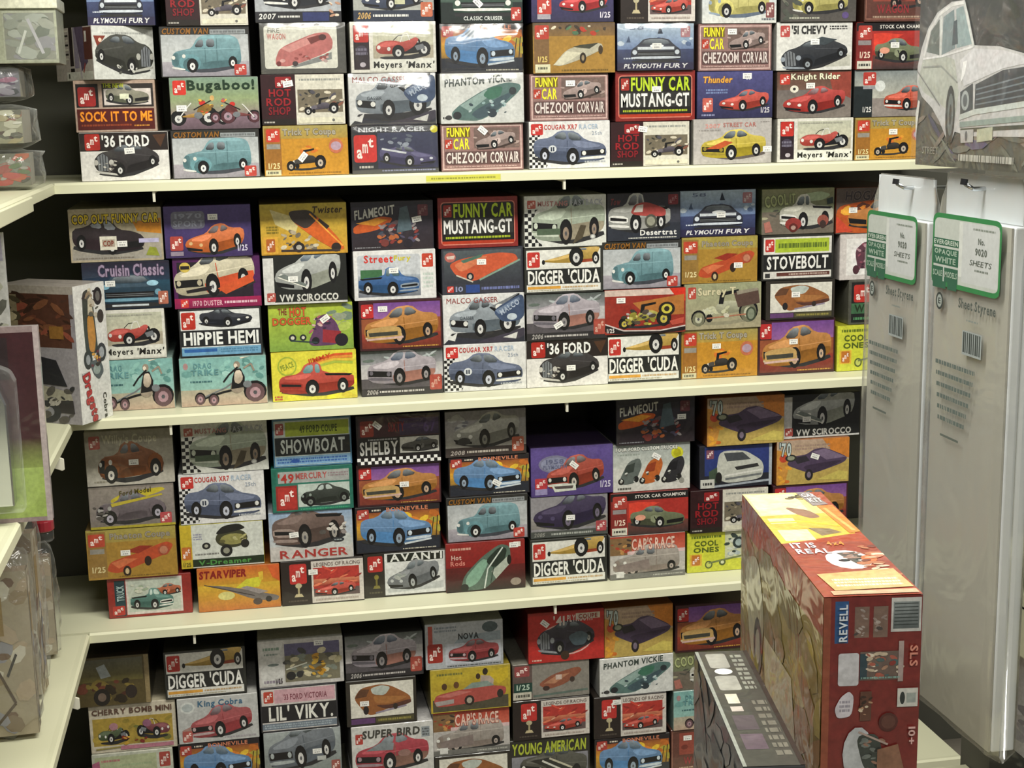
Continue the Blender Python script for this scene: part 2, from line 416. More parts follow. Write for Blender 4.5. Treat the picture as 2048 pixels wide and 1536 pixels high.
KIND = {
'muscle': [('p','S',[(4,7),(50,0),(98,7),(96,12),(50,6),(6,9)]),
  ('p','B',[(2,14),(3,22),(8,27),(30,31),(42,42),(64,44),(76,35),(96,33),(99,24),(97,14),(88,9),(50,4),(20,4),(6,7)]),
  ('p','D',[(38,16),(97,21),(97,14),(88,9),(50,4),(38,5)]), ('p','L',[(5,23),(30,30),(50,30),(38,21)]),
  ('p','L',[(44,42.5),(63,43.6),(60,41.5),(46,40.8)]),
  ('p','W',[(33,31),(43,40.5),(54,41.5),(51,31)]), ('p','W',[(55,31.5),(56,41),(63,41.6),(73,34.5)]),
  ('p','K',[(4,20),(36,18),(36,11.5),(4,13)]), ('p','T',[(3,12),(37,10),(38,7),(4,8.5)]),
  ('e','T',(8,17,2.6,2.6)), ('e','T',(32,15.2,2.8,2.8)), ('l','D',(1,[(54,31),(55,9)])), ('l','L',(0.8,[(40,22),(97,25)])),
  ('w',None,(47,10,7,9.5)), ('w',None,(84,13,5.4,8))],
'sports': [('p','S',[(6,4),(50,-2),(98,8),(96,12),(50,5),(8,7)]),
  ('p','B',[(2,10),(6,17),(20,21),(36,24),(48,34),(64,36),(76,30),(96,30),(98,20),(92,10),(52,2),(14,3)]),
  ('p','D',[(44,12),(96,20),(92,10),(52,2),(40,3)]), ('p','L',[(8,16),(34,23),(48,23),(36,15)]),
  ('p','W',[(38,24),(48,32),(58,33),(54,24.5)]), ('p','W',[(59,25),(61,33),(66,33),(73,29)]),
  ('p','K',[(4,9),(30,6),(30,3.6),(8,5)]), ('e','T',(12,13,3,2)), ('e','T',(28,11,3,2)),
  ('w',None,(48,7.5,6.5,8.5)), ('w',None,(86,14,5,7.4))],
'van': [('p','S',[(6,4),(50,-2),(97,6),(96,11),(50,6),(8,8)]),
  ('p','B',[(3,8),(2,20),(7,28),(20,31),(30,33),(38,47),(48,51),(80,51),(92,47),(96,34),(97,14),(92,9),(60,5),(20,3)]),
  ('p','L',[(40,47),(50,49.6),(80,49.6),(90,46),(60,46)]), ('p','D',[(44,14),(96,17),(92,9),(60,5),(44,6)]),
  ('e','B',(27,13,15,12)), ('e','D',(28,10,11,10)), ('p','D',[(2,20),(7,27),(12,26),(12,8),(4,9)]),
  ('p','W',[(33,34),(39.5,44),(46,45),(46,34)]), ('p','W',[(50,34),(50,45),(61,45),(61,34)]),
  ('e','T',(5,20,2.4,2.8)), ('e','T',(19,22,2.4,2.8)), ('p','T',[(2,8),(20,5),(20,2.6),(3,5)]),
  ('l','D',(0.8,[(48,33),(48,10)])), ('l','D',(0.8,[(64,46),(64,10)])), ('l','L',(1.0,[(22,30),(95,32)])),
  ('w',None,(30,8,6.4,8.6)), ('w',None,(85,12,5,7.4))],
'coupe': [('p','S',[(8,4),(50,-2),(97,8),(96,12),(50,4),(10,7)]),
  ('p','B',[(4,10),(4,20),(12,28),(32,30),(40,43),(58,44),(68,37),(88,31),(97,20),(95,11),(70,7),(30,4)]),
  ('p','D',[(36,14),(72,18),(72,8),(32,6)]), ('e','D',(20,14,16,11)), ('e','B',(20,16,15,10)), ('e','D',(86,18,12,12)), ('e','B',(86,20,11,10)),
  ('p','W',[(35,31),(42,40),(48,41),(48,31)]), ('p','W',[(52,31),(52,41),(58,41),(64,35),(64,31)]),
  ('p','K',[(5,20),(10,25),(14,24),(13,10),(6,11)]), ('e','T',(8,20,2,2.6)), ('e','T',(22,22,2.6,3)),
  ('l','L',(1,[(14,28),(68,32)])), ('w',None,(22,8,8,9)), ('w',None,(86,13,6.8,8.6))],
'sedan36': [('p','S',[(8,2),(50,-3),(97,14),(96,18),(50,5),(12,6)]),
  ('p','B',[(4,12),(3,24),(12,34),(28,37),(42,46),(68,47),(86,38),(97,30),(98,18),(84,11),(42,2),(16,2)]),
  ('p','D',[(46,14),(97,26),(97,18),(84,11),(44,3)]), ('e','B',(38,13,13,12)), ('e','D',(38,10,10,10)),
  ('p','G',[(9,8),(8,28),(16,33),(23,28),(24,8)]), ('l','K',(1,[(12,9),(12,30)])), ('l','K',(1,[(16,8),(16,32)])), ('l','K',(1,[(20,8),(20,30)])),
  ('p','W',[(30,36),(42,44),(54,45),(50,35)]), ('p','W',[(56,36),(58,44),(66,44),(76,38)]),
  ('e','T',(6,20,3.2,4)), ('e','T',(28,20,3.6,4.2)), ('p','T',[(4,9),(40,3),(40,0.5),(6,5)]),
  ('l','L',(1.2,[(52,32),(96,27)])), ('w',None,(40,8,6,8)), ('w',None,(88,20,4.6,7))],
'pickup': [('p','S',[(4,6),(50,-1),(98,6),(96,12),(50,5),(6,9)]),
  ('p','B',[(2,12),(2,24),(8,29),(28,31),(36,45),(54,46),(58,31),(97,29),(98,14),(90,9),(50,4),(8,5)]),
  ('p','D',[(34,16),(97,20),(98,14),(90,9),(50,4),(34,5)]), ('p','L',[(4,25),(28,30.5),(46,30.5),(34,23)]),
  ('p','W',[(31,31.5),(37.5,42),(46,43),(45,31.5)]), ('p','W',[(48,31.5),(48,43),(53,43),(55,31.5)]),
  ('p','K',[(60,30.5),(96,28.5),(92,26),(62,27.5)]),
  ('p','T',[(3,21),(32,19),(32,11),(3,13)]), ('p','K',[(5,18.5),(30,16.5),(30,13.5),(5,15)]), ('p','T',[(2,11),(34,9),(34,6),(3,8)]),
  ('w',None,(44,10,7.4,10)), ('w',None,(83,12,6,9))],
'front': [('p','S',[(2,4),(98,4),(94,-3),(6,-3)]),
  ('p','B',[(1,8),(2,24),(14,32),(28,46),(72,46),(86,32),(98,24),(99,8),(94,4),(6,4)]),
  ('p','W',[(20,33),(31,44),(69,44),(80,33)]), ('p','L',[(6,27),(18,32),(82,32),(94,27)]),
  ('p','K',[(14,20),(86,20),(84,12),(16,12)]), ('l','G',(1,[(15,17),(85,17)])), ('l','G',(1,[(15,14.5),(85,14.5)])),
  ('e','T',(9,19,4.6,4.6)), ('e','T',(91,19,4.6,4.6)), ('p','T',[(2,11),(98,11),(97,6.5),(3,6.5)])],
'buggy': [('p','S',[(10,2),(50,-3),(97,8),(94,14),(50,6),(12,6)]),
  ('w',None,(74,30,5,6)), ('p','K',[(44,26),(78,30),(76,12),(50,10)]),
  ('p','B',[(4,16),(5,26),(16,33),(34,34),(48,31),(60,34),(72,40),(78,36),(70,24),(58,16),(48,12),(30,10),(12,10)]),
  ('p','L',[(8,24),(18,31),(34,32),(44,28),(24,22)]), ('p','D',[(30,10),(48,12),(58,16),(62,19),(50,20),(32,15)]),
  ('e','T',(9,22,3,3.6)), ('e','T',(26,19,3,3.6)), ('l','T',(1.4,[(46,31),(50,44),(58,46),(62,34)])), ('l','K',(1.2,[(34,34),(42,42),(50,43)])),
  ('w',None,(42,12,9,11)), ('w',None,(86,17,9.5,12)), ('p','G',[(70,24),(84,28),(88,20),(74,16)])],
'tbucket': [('p','S',[(8,3),(50,0),(94,6),(92,10),(50,5),(10,7)]),
  ('l','B',(3.2,[(14,12),(40,17),(84,21)])), ('p','B',[(42,16),(40,30),(56,35),(70,33),(78,22),(66,17)]),
  ('p','K',[(44,30),(46,46),(70,50),(70,46),(52,42),(50,30)]), ('p','L',[(24,15),(26,25),(40,28),(40,17)]),
  ('p','T',[(22,14),(23,24),(26,24),(25,14)]), ('w',None,(18,10,8,10)), ('w',None,(83,17,10.5,14)), ('e','K',(32,11,4.5,6))],
'digger': [('p','S',[(4,5),(96,3),(94,7),(8,8)]),
  ('p','B',[(1,9),(30,15),(52,20),(62,27),(78,28),(92,30),(100,27),(94,18),(96,9),(80,6),(30,6)]),
  ('p','L',[(4,10),(30,14.5),(52,19),(50,14),(28,10)]), ('p','D',[(62,10),(96,12),(94,7),(62,6)]),
  ('e','K',(58,24,6,6)), ('p','W',[(64,24),(68,27),(76,27),(78,24)]),
  ('w',None,(60,13,10,12.5)), ('w',None,(92,11,5,8)), ('e','K',(6,8,2.6,3.6))],
'trike': [('w',None,(84,14,13,13)), ('l','K',(3,[(12,8),(40,16),(70,22)])), ('l','G',(2,[(14,10),(44,22),(66,36)])),
  ('w',None,(10,8,6,7.5)), ('w',None,(28,6,6,7.5)), ('e','D',(60,22,9,8)), ('p','K',[(52,20),(54,34),(58,47),(66,48),(71,36),(70,22)]),
  ('p','B',[(56,30),(58,45),(66,46),(69,34),(63,26)]), ('e','D',(61,53,4.6,5.2)), ('e','L',(59.5,52,2.4,3)), ('l','K',(2.4,[(62,50),(50,40),(42,30)])), ('e','G',(74,26,6,5)),
  ('l','L',(2,[(66,62),(78,70)])), ('l','D',(2.4,[(70,48),(80,54),(84,44)]))],
'chopper': [('w',None,(12,12,12,12)), ('w',None,(66,14,15,15)), ('w',None,(92,12,10,11)), ('l','T',(2,[(12,12),(30,34),(36,40)])), ('p','B',[(14,16),(40,22),(62,24),(60,18),(36,14)]),
  ('p','D',[(44,22),(50,34),(66,40),(74,28),(62,22)]), ('e','R',(56,40,6,5)), ('e','G',(48,18,8,6)), ('l','K',(2,[(40,28),(60,38),(76,46)])), ('e','L',(74,48,4,5))],
'stock': [('p','S',[(4,4),(50,-1),(98,6),(96,12),(50,5),(6,8)]),
  ('p','B',[(2,10),(4,20),(18,25),(36,27),(46,38),(66,39),(78,31),(97,29),(98,16),(92,9),(50,3),(12,4)]),
  ('p','D',[(40,14),(97,20),(97,14),(92,9),(50,3),(40,4)]), ('p','L',[(40,20),(62,23),(62,10),(42,7)]),
  ('p','W',[(38,27),(47,36),(56,37),(54,27)]), ('p','W',[(58,28),(60,37),(66,37),(75,31)]), ('p','K',[(4,15),(34,12),(34,6),(6,8)]),
  ('l','K',(1.6,[(48,19),(52,12),(56,20)])), ('w',None,(46,8.5,6.6,8.8)), ('w',None,(86,13,5.4,7.6))],
'gasser': [('p','S',[(4,2),(50,-4),(98,8),(96,12),(50,4),(8,6)]),
  ('p','B',[(4,12),(4,24),(12,30),(26,32),(34,44),(52,45),(62,36),(96,28),(98,18),(90,11),(50,5),(12,6)]),
  ('p','D',[(34,18),(96,22),(96,14),(88,10),(50,5),(34,6)]), ('p','L',[(6,26),(26,31),(42,31),(32,22)]),
  ('p','W',[(28,32),(35,42),(44,43),(43,32)]), ('p','W',[(46,33),(47,43),(52,43),(58,36)]),
  ('p','K',[(5,21),(28,19),(28,11),(6,13)]), ('e','T',(9,18,3,3)), ('e','T',(25,16,3,3)),
  ('p','K',[(56,34),(96,60),(98,26),(70,24)]), ('p','G',[(58,35),(94,57),(96,50),(66,32)]), ('w',None,(44,9,6.6,9.4)), ('w',None,(80,14,9,11)), ('e','T',(70,34,6,4))],
}

# ------------------------------------------------------------------ box-end artwork (flat print)
DES = {}
def D(name, side, desc, short, top=None):
    def deco(fn):
        DES[name] = (fn, side, desc, short, top or side); return fn
    return deco
WH = 'dcdcd8'; BK = '17171a'; RED = 'b82a24'; CRM = 'dcd8c4'

@D('fury', '23284a', 'blue night-scene kit box with dark car seen head-on', 'blue night-scene box')
def _(a):
    a.grad(0,0,175,55,'a9bccc','6d82a8').grad(0,55,175,100,'3a4468','20223e')
    a.spots(0,22,175,48,['8ea4bc','c0ccd6','54688c'],16,9,3).poly([(20,40),(26,26),(30,40)],'40506c').poly([(92,22),(97,4),(104,22)],'232c3c')
    a.t('58',28,5,60,13,'5a6684',bold=False); a.logo(145,6,22,24,'a8787e','d8c8c8')
    a.car('front',34,82,108,'272a3a',win='30363e',trim='c4ccd4',sy=0.9); a.rect(46,50,130,56,'cfd6dc'); a.ell(90,48,16,4,'e8ecee')
    a.rect(0,84,175,100,'2a2744'); a.t('PLYMOUTH',14,86,98,96,'d8d8d8',sh=.25).t('FURY',106,86,160,96,'d8d8d8',sh=.25); a.tiny(14,72,40,77,'b8c0cc')
@D('oldblack', 'cfcac2', 'white kit box with old dark car and red corner', 'white box with an old dark car')
def _(a):
    a.rect(0,0,175,100,'c6c8c2').tiny(30,10,150,16,'9a9c98'); a.poly([(4,18),(38,18),(14,40)],'7c3426').ell(22,26,5,4,'d8c0a8')
    a.car('sedan36',10,88,160,'34352f',flip=1,sy=.85,trim='a8a8a0'); a.spots(60,75,130,88,['b8b8b0','50504a'],8,6,5)
@D('sock', 'a08a76', 'tan-framed kit box with orange letters on dark red band', 'orange-lettered tan box')
def _(a):
    a.rect(0,0,175,100,'ab9484').rect(4,6,52,52,'161214').logo(8,12,38,38,'9c2624').rect(60,6,171,52,'2a2422').rect(64,16,166,48,'cfc6c0')
    a.t('THE NEW',62,5,108,14,'b8c020'); a.car('stock',70,47,90,'8a8876',flip=1,col2='4c5040'); a.rect(98,26,118,36,'d8dcc0')
    a.rect(4,55,171,96,'501410').t('SOCK IT TO ME',10,60,166,80,'ee9424',ol='702010',ow=.8); a.tiny(12,84,120,90,'8a3c20').tiny(126,86,160,91,'c08030')
@D('ford36', 'c8c6c0', 'white kit box with dark 1930s car and white-lettered black band', 'black-banded box with a 1930s car')
def _(a):
    a.rect(0,0,175,100,'d6d4d0').rect(0,0,175,38,'241c1a').logo(10,2,30,34,'a82820'); a.t("'36 FORD",44,5,138,30,'e6e6e2',ol='40403c',ow=.8); a.poly([(145,6),(172,4),(160,32)],'4a3020')
    a.car('sedan36',28,90,125,'2a2628',trim='b4b2ac'); a.spots(36,58,70,80,['a8a49c','6a6460','c8c4bc'],10,4,2)
@D('redleft', '2a1416', 'black kit box, dark red lettering left, photo panel right', 'dark red lettered photo box')
def _(a):
    a.rect(0,0,175,100,'2c1216'); a.logo(30,4,34,22,'8c1c20'); a.t('HOT',16,28,62,44,'8c1a22').t('ROD',10,46,62,62,'8c1a22').t('SHOP',14,64,60,80,'7a1620'); a.rect(0,88,70,100,'201a16').tiny(4,92,26,97,'a8a49c')
    a.rect(72,0,175,100,'c9c6b8').tiny(80,7,168,14,'8c8e88').rect(76,30,171,76,'6c6454'); a.spots(78,34,170,72,['30302c','a89c84','4c4a52','c8c0ac','7c5040'],30,8,4)
    a.car('tbucket',86,80,76,'4a4450',sy=.8,shadow=None); a.rect(76,86,171,97,'d0cdb8').ell(150,92,3,3,'60605c')
@D('van', '2a2a2a', 'grey kit box with pale blue panel van', 'pale blue panel van box')
def _(a):
    a.rect(0,0,175,100,'2c2c2a').grad(2,16,173,70,'a7acae','b9bcbc').grad(2,70,173,99,'a49fa6','8b8890')
    a.t('CUSTOM VAN',4,3,94,15,'8a5c22',ol='30200e',ow=.7,sh=.15); a.rect(98,6,168,15,'8f9496').tiny(100,7,166,14,'6a6e70')
    a.car('van',24,90,132,'67929a',shadow='3c4048',hub='dcdcd8',sy=.95); a.logo(143,76,24,22,'b04038')
@D('bugaboo', '7c8278', 'teal and green kit box with red logo and three-wheeled choppers', 'choppers box')
def _(a):
    a.grad(0,0,175,40,'77907e','8a9a70').grad(0,40,175,75,'8a9a70','8a7878').grad(0,75,175,100,'7a6470','5c4c54')
    a.logo(6,5,26,28,'c83428'); a.t('Bugaboo!',34,4,168,30,'16301c')
    a.car('chopper',6,92,100,'b48a3c',sy=.95); a.car('chopper',84,88,88,'7c3c3c',flip=1,sy=.9,tyre='4c2a30',hub='9c8490'); a.spots(50,42,110,70,['c8542c','e0b040','7c5c30'],12,5,8)
@D('grey07', '38383c', 'grey kit box with dark coupe and white bottom lettering', 'grey dark-coupe box')
def _(a):
    a.grad(0,0,175,78,'8c9096','a4a8ac').rect(0,78,175,100,'26262a'); a.car('muscle',20,74,130,'2c3038'); a.t('2007',6,82,40,94,'d0d0cc',sh=.2); a.tiny(46,85,90,92,'c0c0bc'); a.rect(96,80,150,98,'2c3460'); a.spots(148,60,170,90,['b08870','d8c8b4'],6,7,2)
@D('pinkbus', '4a4a48', 'film-wrapped kit box with pink car on white panel', 'pink car box')
def _(a):
    a.rect(0,0,175,100,'4c4c48').rrect(8,5,158,90,5,'d2d2c6'); a.t('FIRE',16,10,40,18,'6c6c60',bold=False).t('WAGON',14,20,52,32,'c07c74')
    a.poly([(30,70),(40,48),(110,20),(140,18),(150,36),(146,56),(60,86),(30,84)],'b46a66').poly([(42,50),(108,23),(128,30),(60,58)],'c88a84').poly([(96,30),(120,24),(132,30),(104,42)],'70302c')
    a.poly([(60,86),(146,58),(146,72),(70,88)],'7c807e').spots(40,60,140,78,['8c4440','d0a09a','a89490'],14,6,3); a.ell(128,28,8,6,'4c2a28'); a.ell(36,80,5,5,'6c2c2c').ell(70,80,6,5,'3c3030')
@D('tbuggy', '7c6430', 'gold kit box with small black open roadster', 'gold box with a black open roadster')
def _(a):
    a.grad(0,0,175,26,'9c9054','a88c40').rect(0,26,175,100,'b9852a'); a.rect(2,4,36,96,'946428'); a.logo(6,6,28,26,'b83c2c').rect(6,36,34,46,'8c8880')
    a.t('Trick T Coupe',40,6,150,23,'a39c88',ol='70685c',ow=.6); a.spots(60,34,120,60,['c46c28','d09030'],6,12,3)
    a.car('tbucket',42,90,86,'24201c',hub='b0a494',sy=.9); a.ell(150,42,15,15,'b86a4c').ell(150,42,11,9,'a890a0')
    a.t('1/25',8,74,32,86,'d8c890'); a.tiny(50,93,160,97,'8c6420'); a.rect(2,88,34,99,'c9c29c').tiny(6,90,30,97,'6c6c5c')
@D('bluegrey', '30343c', 'grey kit box with blue-grey car and dark base strip', 'blue-grey car box')
def _(a):
    a.grad(0,0,175,78,'868a88','9c9e98').rect(0,78,175,100,'2e3442'); a.car('sports',20,76,130,'3c465c'); a.t('2006',8,82,36,96,'c09c60',sh=.2).tiny(42,85,120,93,'d0d0cc'); a.logo(146,62,26,30,'b8684c'); a.rect(90,50,112,66,'b8b898')
@D('manx', 'c6c4b8', 'white kit box with red dune buggy and black script title', 'red dune buggy box')
def _(a):
    a.rect(0,0,175,100,'d4d2c8').rect(6,6,38,94,'241820').logo(7,6,30,34,'b83028'); a.ell(22,56,12,10,'3c3444'); a.tiny(10,50,34,66,'6c6878',n=2).ell(24,84,6,5,'b0a8b0')
    a.grad(46,6,170,46,'b6b8a4','c0bea8').rect(46,46,170,72,'a8a08c'); a.car('buggy',52,74,110,'b03c30',sy=.88); a.tiny(52,8,150,13,'98988c')
    a.rect(42,74,174,98,'d6d6cc').t("Meyers",46,78,104,95,'1c1c18').t("'Manx'",112,78,170,92,'1c1c18',sh=.12)
@D('malco', 'c8c8c6', 'white kit box with grey racer and raised blue striped hood', 'raised-hood grey racer box')
def _(a):
    a.rect(0,0,175,100,'cfd0ce').poly([(0,100),(24,78),(175,74),(175,100)],'2c2e38').poly([(60,100),(170,72),(175,72),(175,90),(130,100)],'3c3844')
    a.t('MALCO GASSER',8,6,118,17,'8c3834',bold=False); a.car('gasser',14,86,150,'8a949c',col2='525c64'); a.poly([(105,34),(166,2),(175,8),(175,54),(128,60)],'3c4c68').poly([(112,34),(164,8),(166,14),(120,42)],'6c7c94')
    a.t('MALCO',120,22,166,34,'a8b4c4',rot=-30); a.t('GASSER',36,44,66,51,'303840',bold=False); a.ell(148,48,11,7,'b8c4cc'); a.poly([(128,90),(160,80),(156,94)],'c9c9c4'); a.poly([(8,90),(30,76),(24,94)],'d4d4d0')
@D('nightred', '24242c', 'dark night kit box with large red logo panel', 'dark box with a big red panel')
def _(a):
    a.rect(0,0,175,100,'24262c').grad(52,14,175,90,'383c54','2c2c48'); a.t('NIGHT RACER',14,2,150,12,'b8bcc0'); a.ell(168,8,8,8,'c8c030')
    a.logo(4,18,46,58,'c4302a','f0e0d8'); a.tiny(14,82,42,90,'b8b4ac'); a.car('sports',58,86,112,'4c4870',flip=1,trim='c4c8d0',win='18181e'); a.spots(60,20,120,44,['5c6470','3c4258','8c94a0'],12,8,2)
    a.line([(60,48),(110,58)],4,'c8ccd0').tiny(60,92,170,97,'7c80a0')
@D('greendark', '1e2a26', 'dark green kit box with white curved base lettering', 'dark green box')
def _(a):
    a.grad(0,0,175,60,'8fa49c','34483e').rect(0,60,175,100,'1c2624'); a.car('front',30,84,120,'2c4a3c',win='20302c',sy=.9); a.spots(0,0,60,40,['c4d0d0','5c7068'],8,16,4); a.t('CLASSIC CRUISER',48,87,132,95,'c8ccc8'); a.logo(150,70,22,26,'a83c34')
@D('sunset', '241e1e', 'kit box with blue 1950s car before an orange sunset', 'blue car sunset box')
def _(a):
    a.rect(0,0,175,100,'201c20').grad(2,12,173,40,'8c4a28','c88a2c').grad(2,40,173,70,'d09a2e','8c6c30').rect(2,70,173,98,'242832')
    a.spots(60,20,172,60,['e0b838','d88030','b86828','a89c3c'],22,16,5); a.line([(156,70),(162,30)],2,'3c2c1c').line([(166,74),(170,26)],2,'3c2c1c')
    a.logo(4,4,24,22,'a43c34'); a.t('BONNEVILLE',64,2,150,11,'c87c5c'); a.tiny(34,4,52,10,'c8c0b0')
    a.car('muscle',14,90,140,'5a84b0',flip=1,win='3c5468',sy=1.2,trim='c0ccd4',hub='8c9cac',col2='4878a8'); a.line([(100,84),(156,76)],4,'c4ccd0'); a.tiny(96,93,166,97,'b8b4a4')
@D('phantom', 'cacac6', 'white kit box with long green-grey bubble-top racer', 'bubble-top racer box')
def _(a):
    a.rect(0,0,175,100,'ced0cc'); a.t('PHANTOM VICKIE',8,6,150,22,'3a4440',sh=.1,rot=-4)
    a.poly([(22,78),(40,62),(96,30),(140,18),(168,22),(170,34),(120,76),(80,96),(40,94),(24,90)],'54706c').poly([(40,64),(96,32),(110,40),(60,76)],'8ca49e').poly([(88,44),(104,28),(132,26),(126,46),(104,54)],'3c6c58').poly([(60,80),(120,50),(164,30),(120,74),(80,94)],'40545c')
    a.ell(34,84,9,8,'24282c').ell(108,80,10,9,'2c3840').ell(152,36,8,8,'2c3438').spots(60,56,140,80,['98b4b4','30444c','6c8c94','b8c8c8'],16,6,9); a.ell(16,88,7,5,'3c3c3c').tiny(4,85,14,92,'303030')
@D('chezoom', '7a5c58', 'pinkish kit box with yellow block letters and photo panel', 'pinkish yellow-lettered box')
def _(a):
    a.rect(0,0,175,100,'8a6a66').frame(3,3,172,97,2.4,'cbb0a8').rect(8,7,168,56,'8c6e68'); a.rect(12,6,62,28,'6c5a20').t('FUNNY',12,7,62,27,'e4dc30').t('CAR',26,30,60,54,'e4dc30'); a.logo(8,32,16,20,'a83828')
    a.rect(70,8,167,52,'6c5a54'); a.spots(72,12,165,50,['a8948c','54443e','c4b4ac','7c6860'],24,9,6); a.car('stock',76,52,84,'a08c86',rot=-8,shadow='3c302c')
    a.rect(8,58,168,86,'5c4442').t('CHEZOOM',10,60,96,84,'d4c8c2',ol='3c2c2c',ow=.7).t('CORVAIR',104,60,166,84,'d4c8c2',ol='3c2c2c',ow=.7); a.tiny(12,89,160,93,'b89c94')
@D('vettered', '2c2848', 'deep purple kit box with bright red sports car', 'red sports car purple box')
def _(a):
    a.grad(0,0,175,100,'40386c','2e2c48'); a.t('VETTE',14,10,70,28,'8c88a8'); a.car('sports',60,80,100,'c02c30',sy=1.1); a.logo(12,52,30,34,'b03c34'); a.rect(12,84,40,94,'9c98a0'); a.t('1/25',146,80,168,92,'d0ccd8')
@D('goldwedge', '6a5430', 'gold-brown kit box with silver wedge-nosed car', 'silver wedge car box')
def _(a):
    a.grad(0,0,175,26,'5c4c3c','7c6038').rect(0,26,175,100,'9a7634'); a.rect(2,4,34,96,'745838').logo(4,4,30,28,'a83c30'); a.spots(40,6,170,22,['4c6c50','a83c2c','c8c0a8','3c342c'],18,8,3)
    a.poly([(42,84),(70,54),(100,44),(146,40),(150,52),(110,70),(60,86)],'a8a490').poly([(42,84),(72,56),(104,60),(62,84)],'c4c0a8').poly([(84,48),(100,44),(140,40),(120,52)],'3c3c30'); a.ell(106,70,7,11,'2c241c').ell(144,54,5,9,'3c3020').ell(106,70,3,6,'8c7c60')
    a.t('1/25',10,66,30,78,'d8c070'); a.rect(4,82,36,99,'c9c6a4').tiny(10,86,30,94,'5c5c4c'); a.tiny(60,92,160,97,'6c5424')
@D('checkblue', 'c9c9c8', 'white kit box, black checks, blue-grey racing coupe', 'checkered blue-grey racer box')
def _(a):
    a.rect(0,0,175,100,'d2d2d0').checks(0,26,48,98,8,12,'d2d2d0').poly([(20,26),(60,26),(60,100),(34,100),(48,80),(30,50)],'d2d2d0')
    a.logo(4,4,26,24,'b8302c'); a.t('COUGAR XR7',32,6,104,17,'b0403c').t('RACER',108,6,150,17,'a4b4c4'); a.t('25th',136,22,158,30,'8c98a8',bold=False)
    a.car('muscle',14,94,150,'56617c',flip=1,hub='b8bcc8',win='1e242c',sy=1.0); a.ell(50,58,9,8,'c4c8cc').t('11',46,54,54,63,'2c3444'); a.tiny(120,84,166,90,'a0a4a8')
@D('trophy', '2a2420', 'black kit box with gold trophy and red photo panel', 'trophy box')
def _(a):
    a.rect(0,0,175,100,'241c1a').rect(64,2,175,98,'cac4bc'); a.logo(18,6,36,46,'b4302c'); a.ell(36,56,7,6,'b0a888').rect(34,60,38,76,'a89c78').poly([(26,82),(46,82),(42,75),(30,75)],'b8ac88'); a.tiny(14,88,54,94,'4c443c')
    a.t('LEGENDS OF RACING',70,6,168,14,'6c5c58',bold=False); a.rect(68,18,166,84,'a8352e').grad(68,44,166,60,'c87c5c','8c3028').rect(68,66,166,84,'5c4c4c'); a.spots(70,20,164,60,['c84838','e0b494','8c2c28','d87858'],18,14,4,squash=.3)
    a.car('sports',72,82,84,'c04434',sy=.9); a.tiny(72,88,164,94,'a89c94')
@D('mustanggt', '5e1c1a', 'red-bordered black kit box with green and white block letters', 'red-bordered block-letter box')
def _(a):
    a.rect(0,0,175,100,'7e2420').rrect(6,8,169,94,7,'c87a68').rrect(8,10,167,92,6,'181414'); a.t('FUNNY CAR',34,12,164,40,'b4cc2c',ol='3c4c10',ow=.6); a.logo(12,14,18,24,'982c24')
    a.rect(10,42,165,72,'2c2c2a').t('MUSTANG-GT',12,44,162,72,'dcdcd8',ol='50504c',ow=.6); a.tiny(16,76,158,83,'9cac28',seed=4); a.rect(8,86,167,92,'a8341c')
@D('yellowtop', 'c8ccc8', 'pale kit box with pale yellow car', 'pale yellow car box')
def _(a):
    a.grad(0,0,175,100,'b8c4cc','d0d2cc'); a.car('van',18,88,138,'d0c878',win='6c7c80',trim='8c9cac',sy=.9,shadow='5c6878'); a.logo(150,60,20,30,'7c4c4c'); a.tiny(140,90,170,96,'60646c')
@D('purplered', '2c2c50', 'blue-purple kit box with red car and yellow title', 'red car yellow-title box')
def _(a):
    a.grad(0,0,175,100,'4c4c7c','2a2a48'); a.t('Thunder',12,10,80,24,'d8a040',sh=.15,ol='7c4c30',ow=.6); a.tiny(20,36,70,48,'7080a8',n=2); a.car('sports',52,84,112,'c04434',sy=1.0,win='24283c'); a.logo(12,56,24,30,'b85c50'); a.t('1/25',148,78,168,90,'d8d4d8'); a.t('85',112,8,124,18,'c8ccd4'); a.tiny(10,90,40,96,'8c90b0')
@D('greyyellow', '9c9a94', 'light grey kit box with yellow flame-hooded coupe', 'yellow flame-hood coupe box')
def _(a):
    a.rect(0,0,175,100,'aeaaa6'); a.t('2007',26,10,60,20,'c89088').t('STREET CAR',66,8,140,18,'a86c64'); a.car('muscle',20,92,138,'c4b02e',trim='8c7c2c',shadow='5c5450',sy=1.0); a.poly([(28,66),(70,48),(88,52),(60,66)],'b8542c'); a.tiny(12,22,60,27,'908c88').tiny(150,6,170,9,'807c78')
@D('darkyellow', '2c2c2a', 'dark kit box with yellow-green car', 'yellow-green car box')
def _(a):
    a.grad(0,0,175,100,'343834','54504c'); a.car('van',30,84,124,'bcb466',win='5c6450',sy=.9); a.spots(0,60,40,96,['4c5048','6c6c60'],6,14,2); a.ell(150,88,8,7,'5c4c7c'); a.tiny(20,90,90,96,'a8a898')
@D('chevy51', 'c9c9c4', 'white kit box with black convertible seen from above', 'black convertible box')
def _(a):
    a.rect(0,0,175,100,'d2d2cc'); a.logo(8,6,22,24,'b44c48'); a.t("'51 CHEVY",34,6,116,24,'242424',ol='8c8c88',ow=.5); a.tiny(122,6,164,16,'3c3c3c',n=2); a.poly([(30,96),(150,60),(172,70),(172,92)],'b8b8ac')
    a.car('sedan36',14,96,150,'24282e',sy=.75,trim='8c949c',hub='8c9498',rot=-5); a.poly([(74,40),(104,30),(140,36),(110,48)],'3c4448')
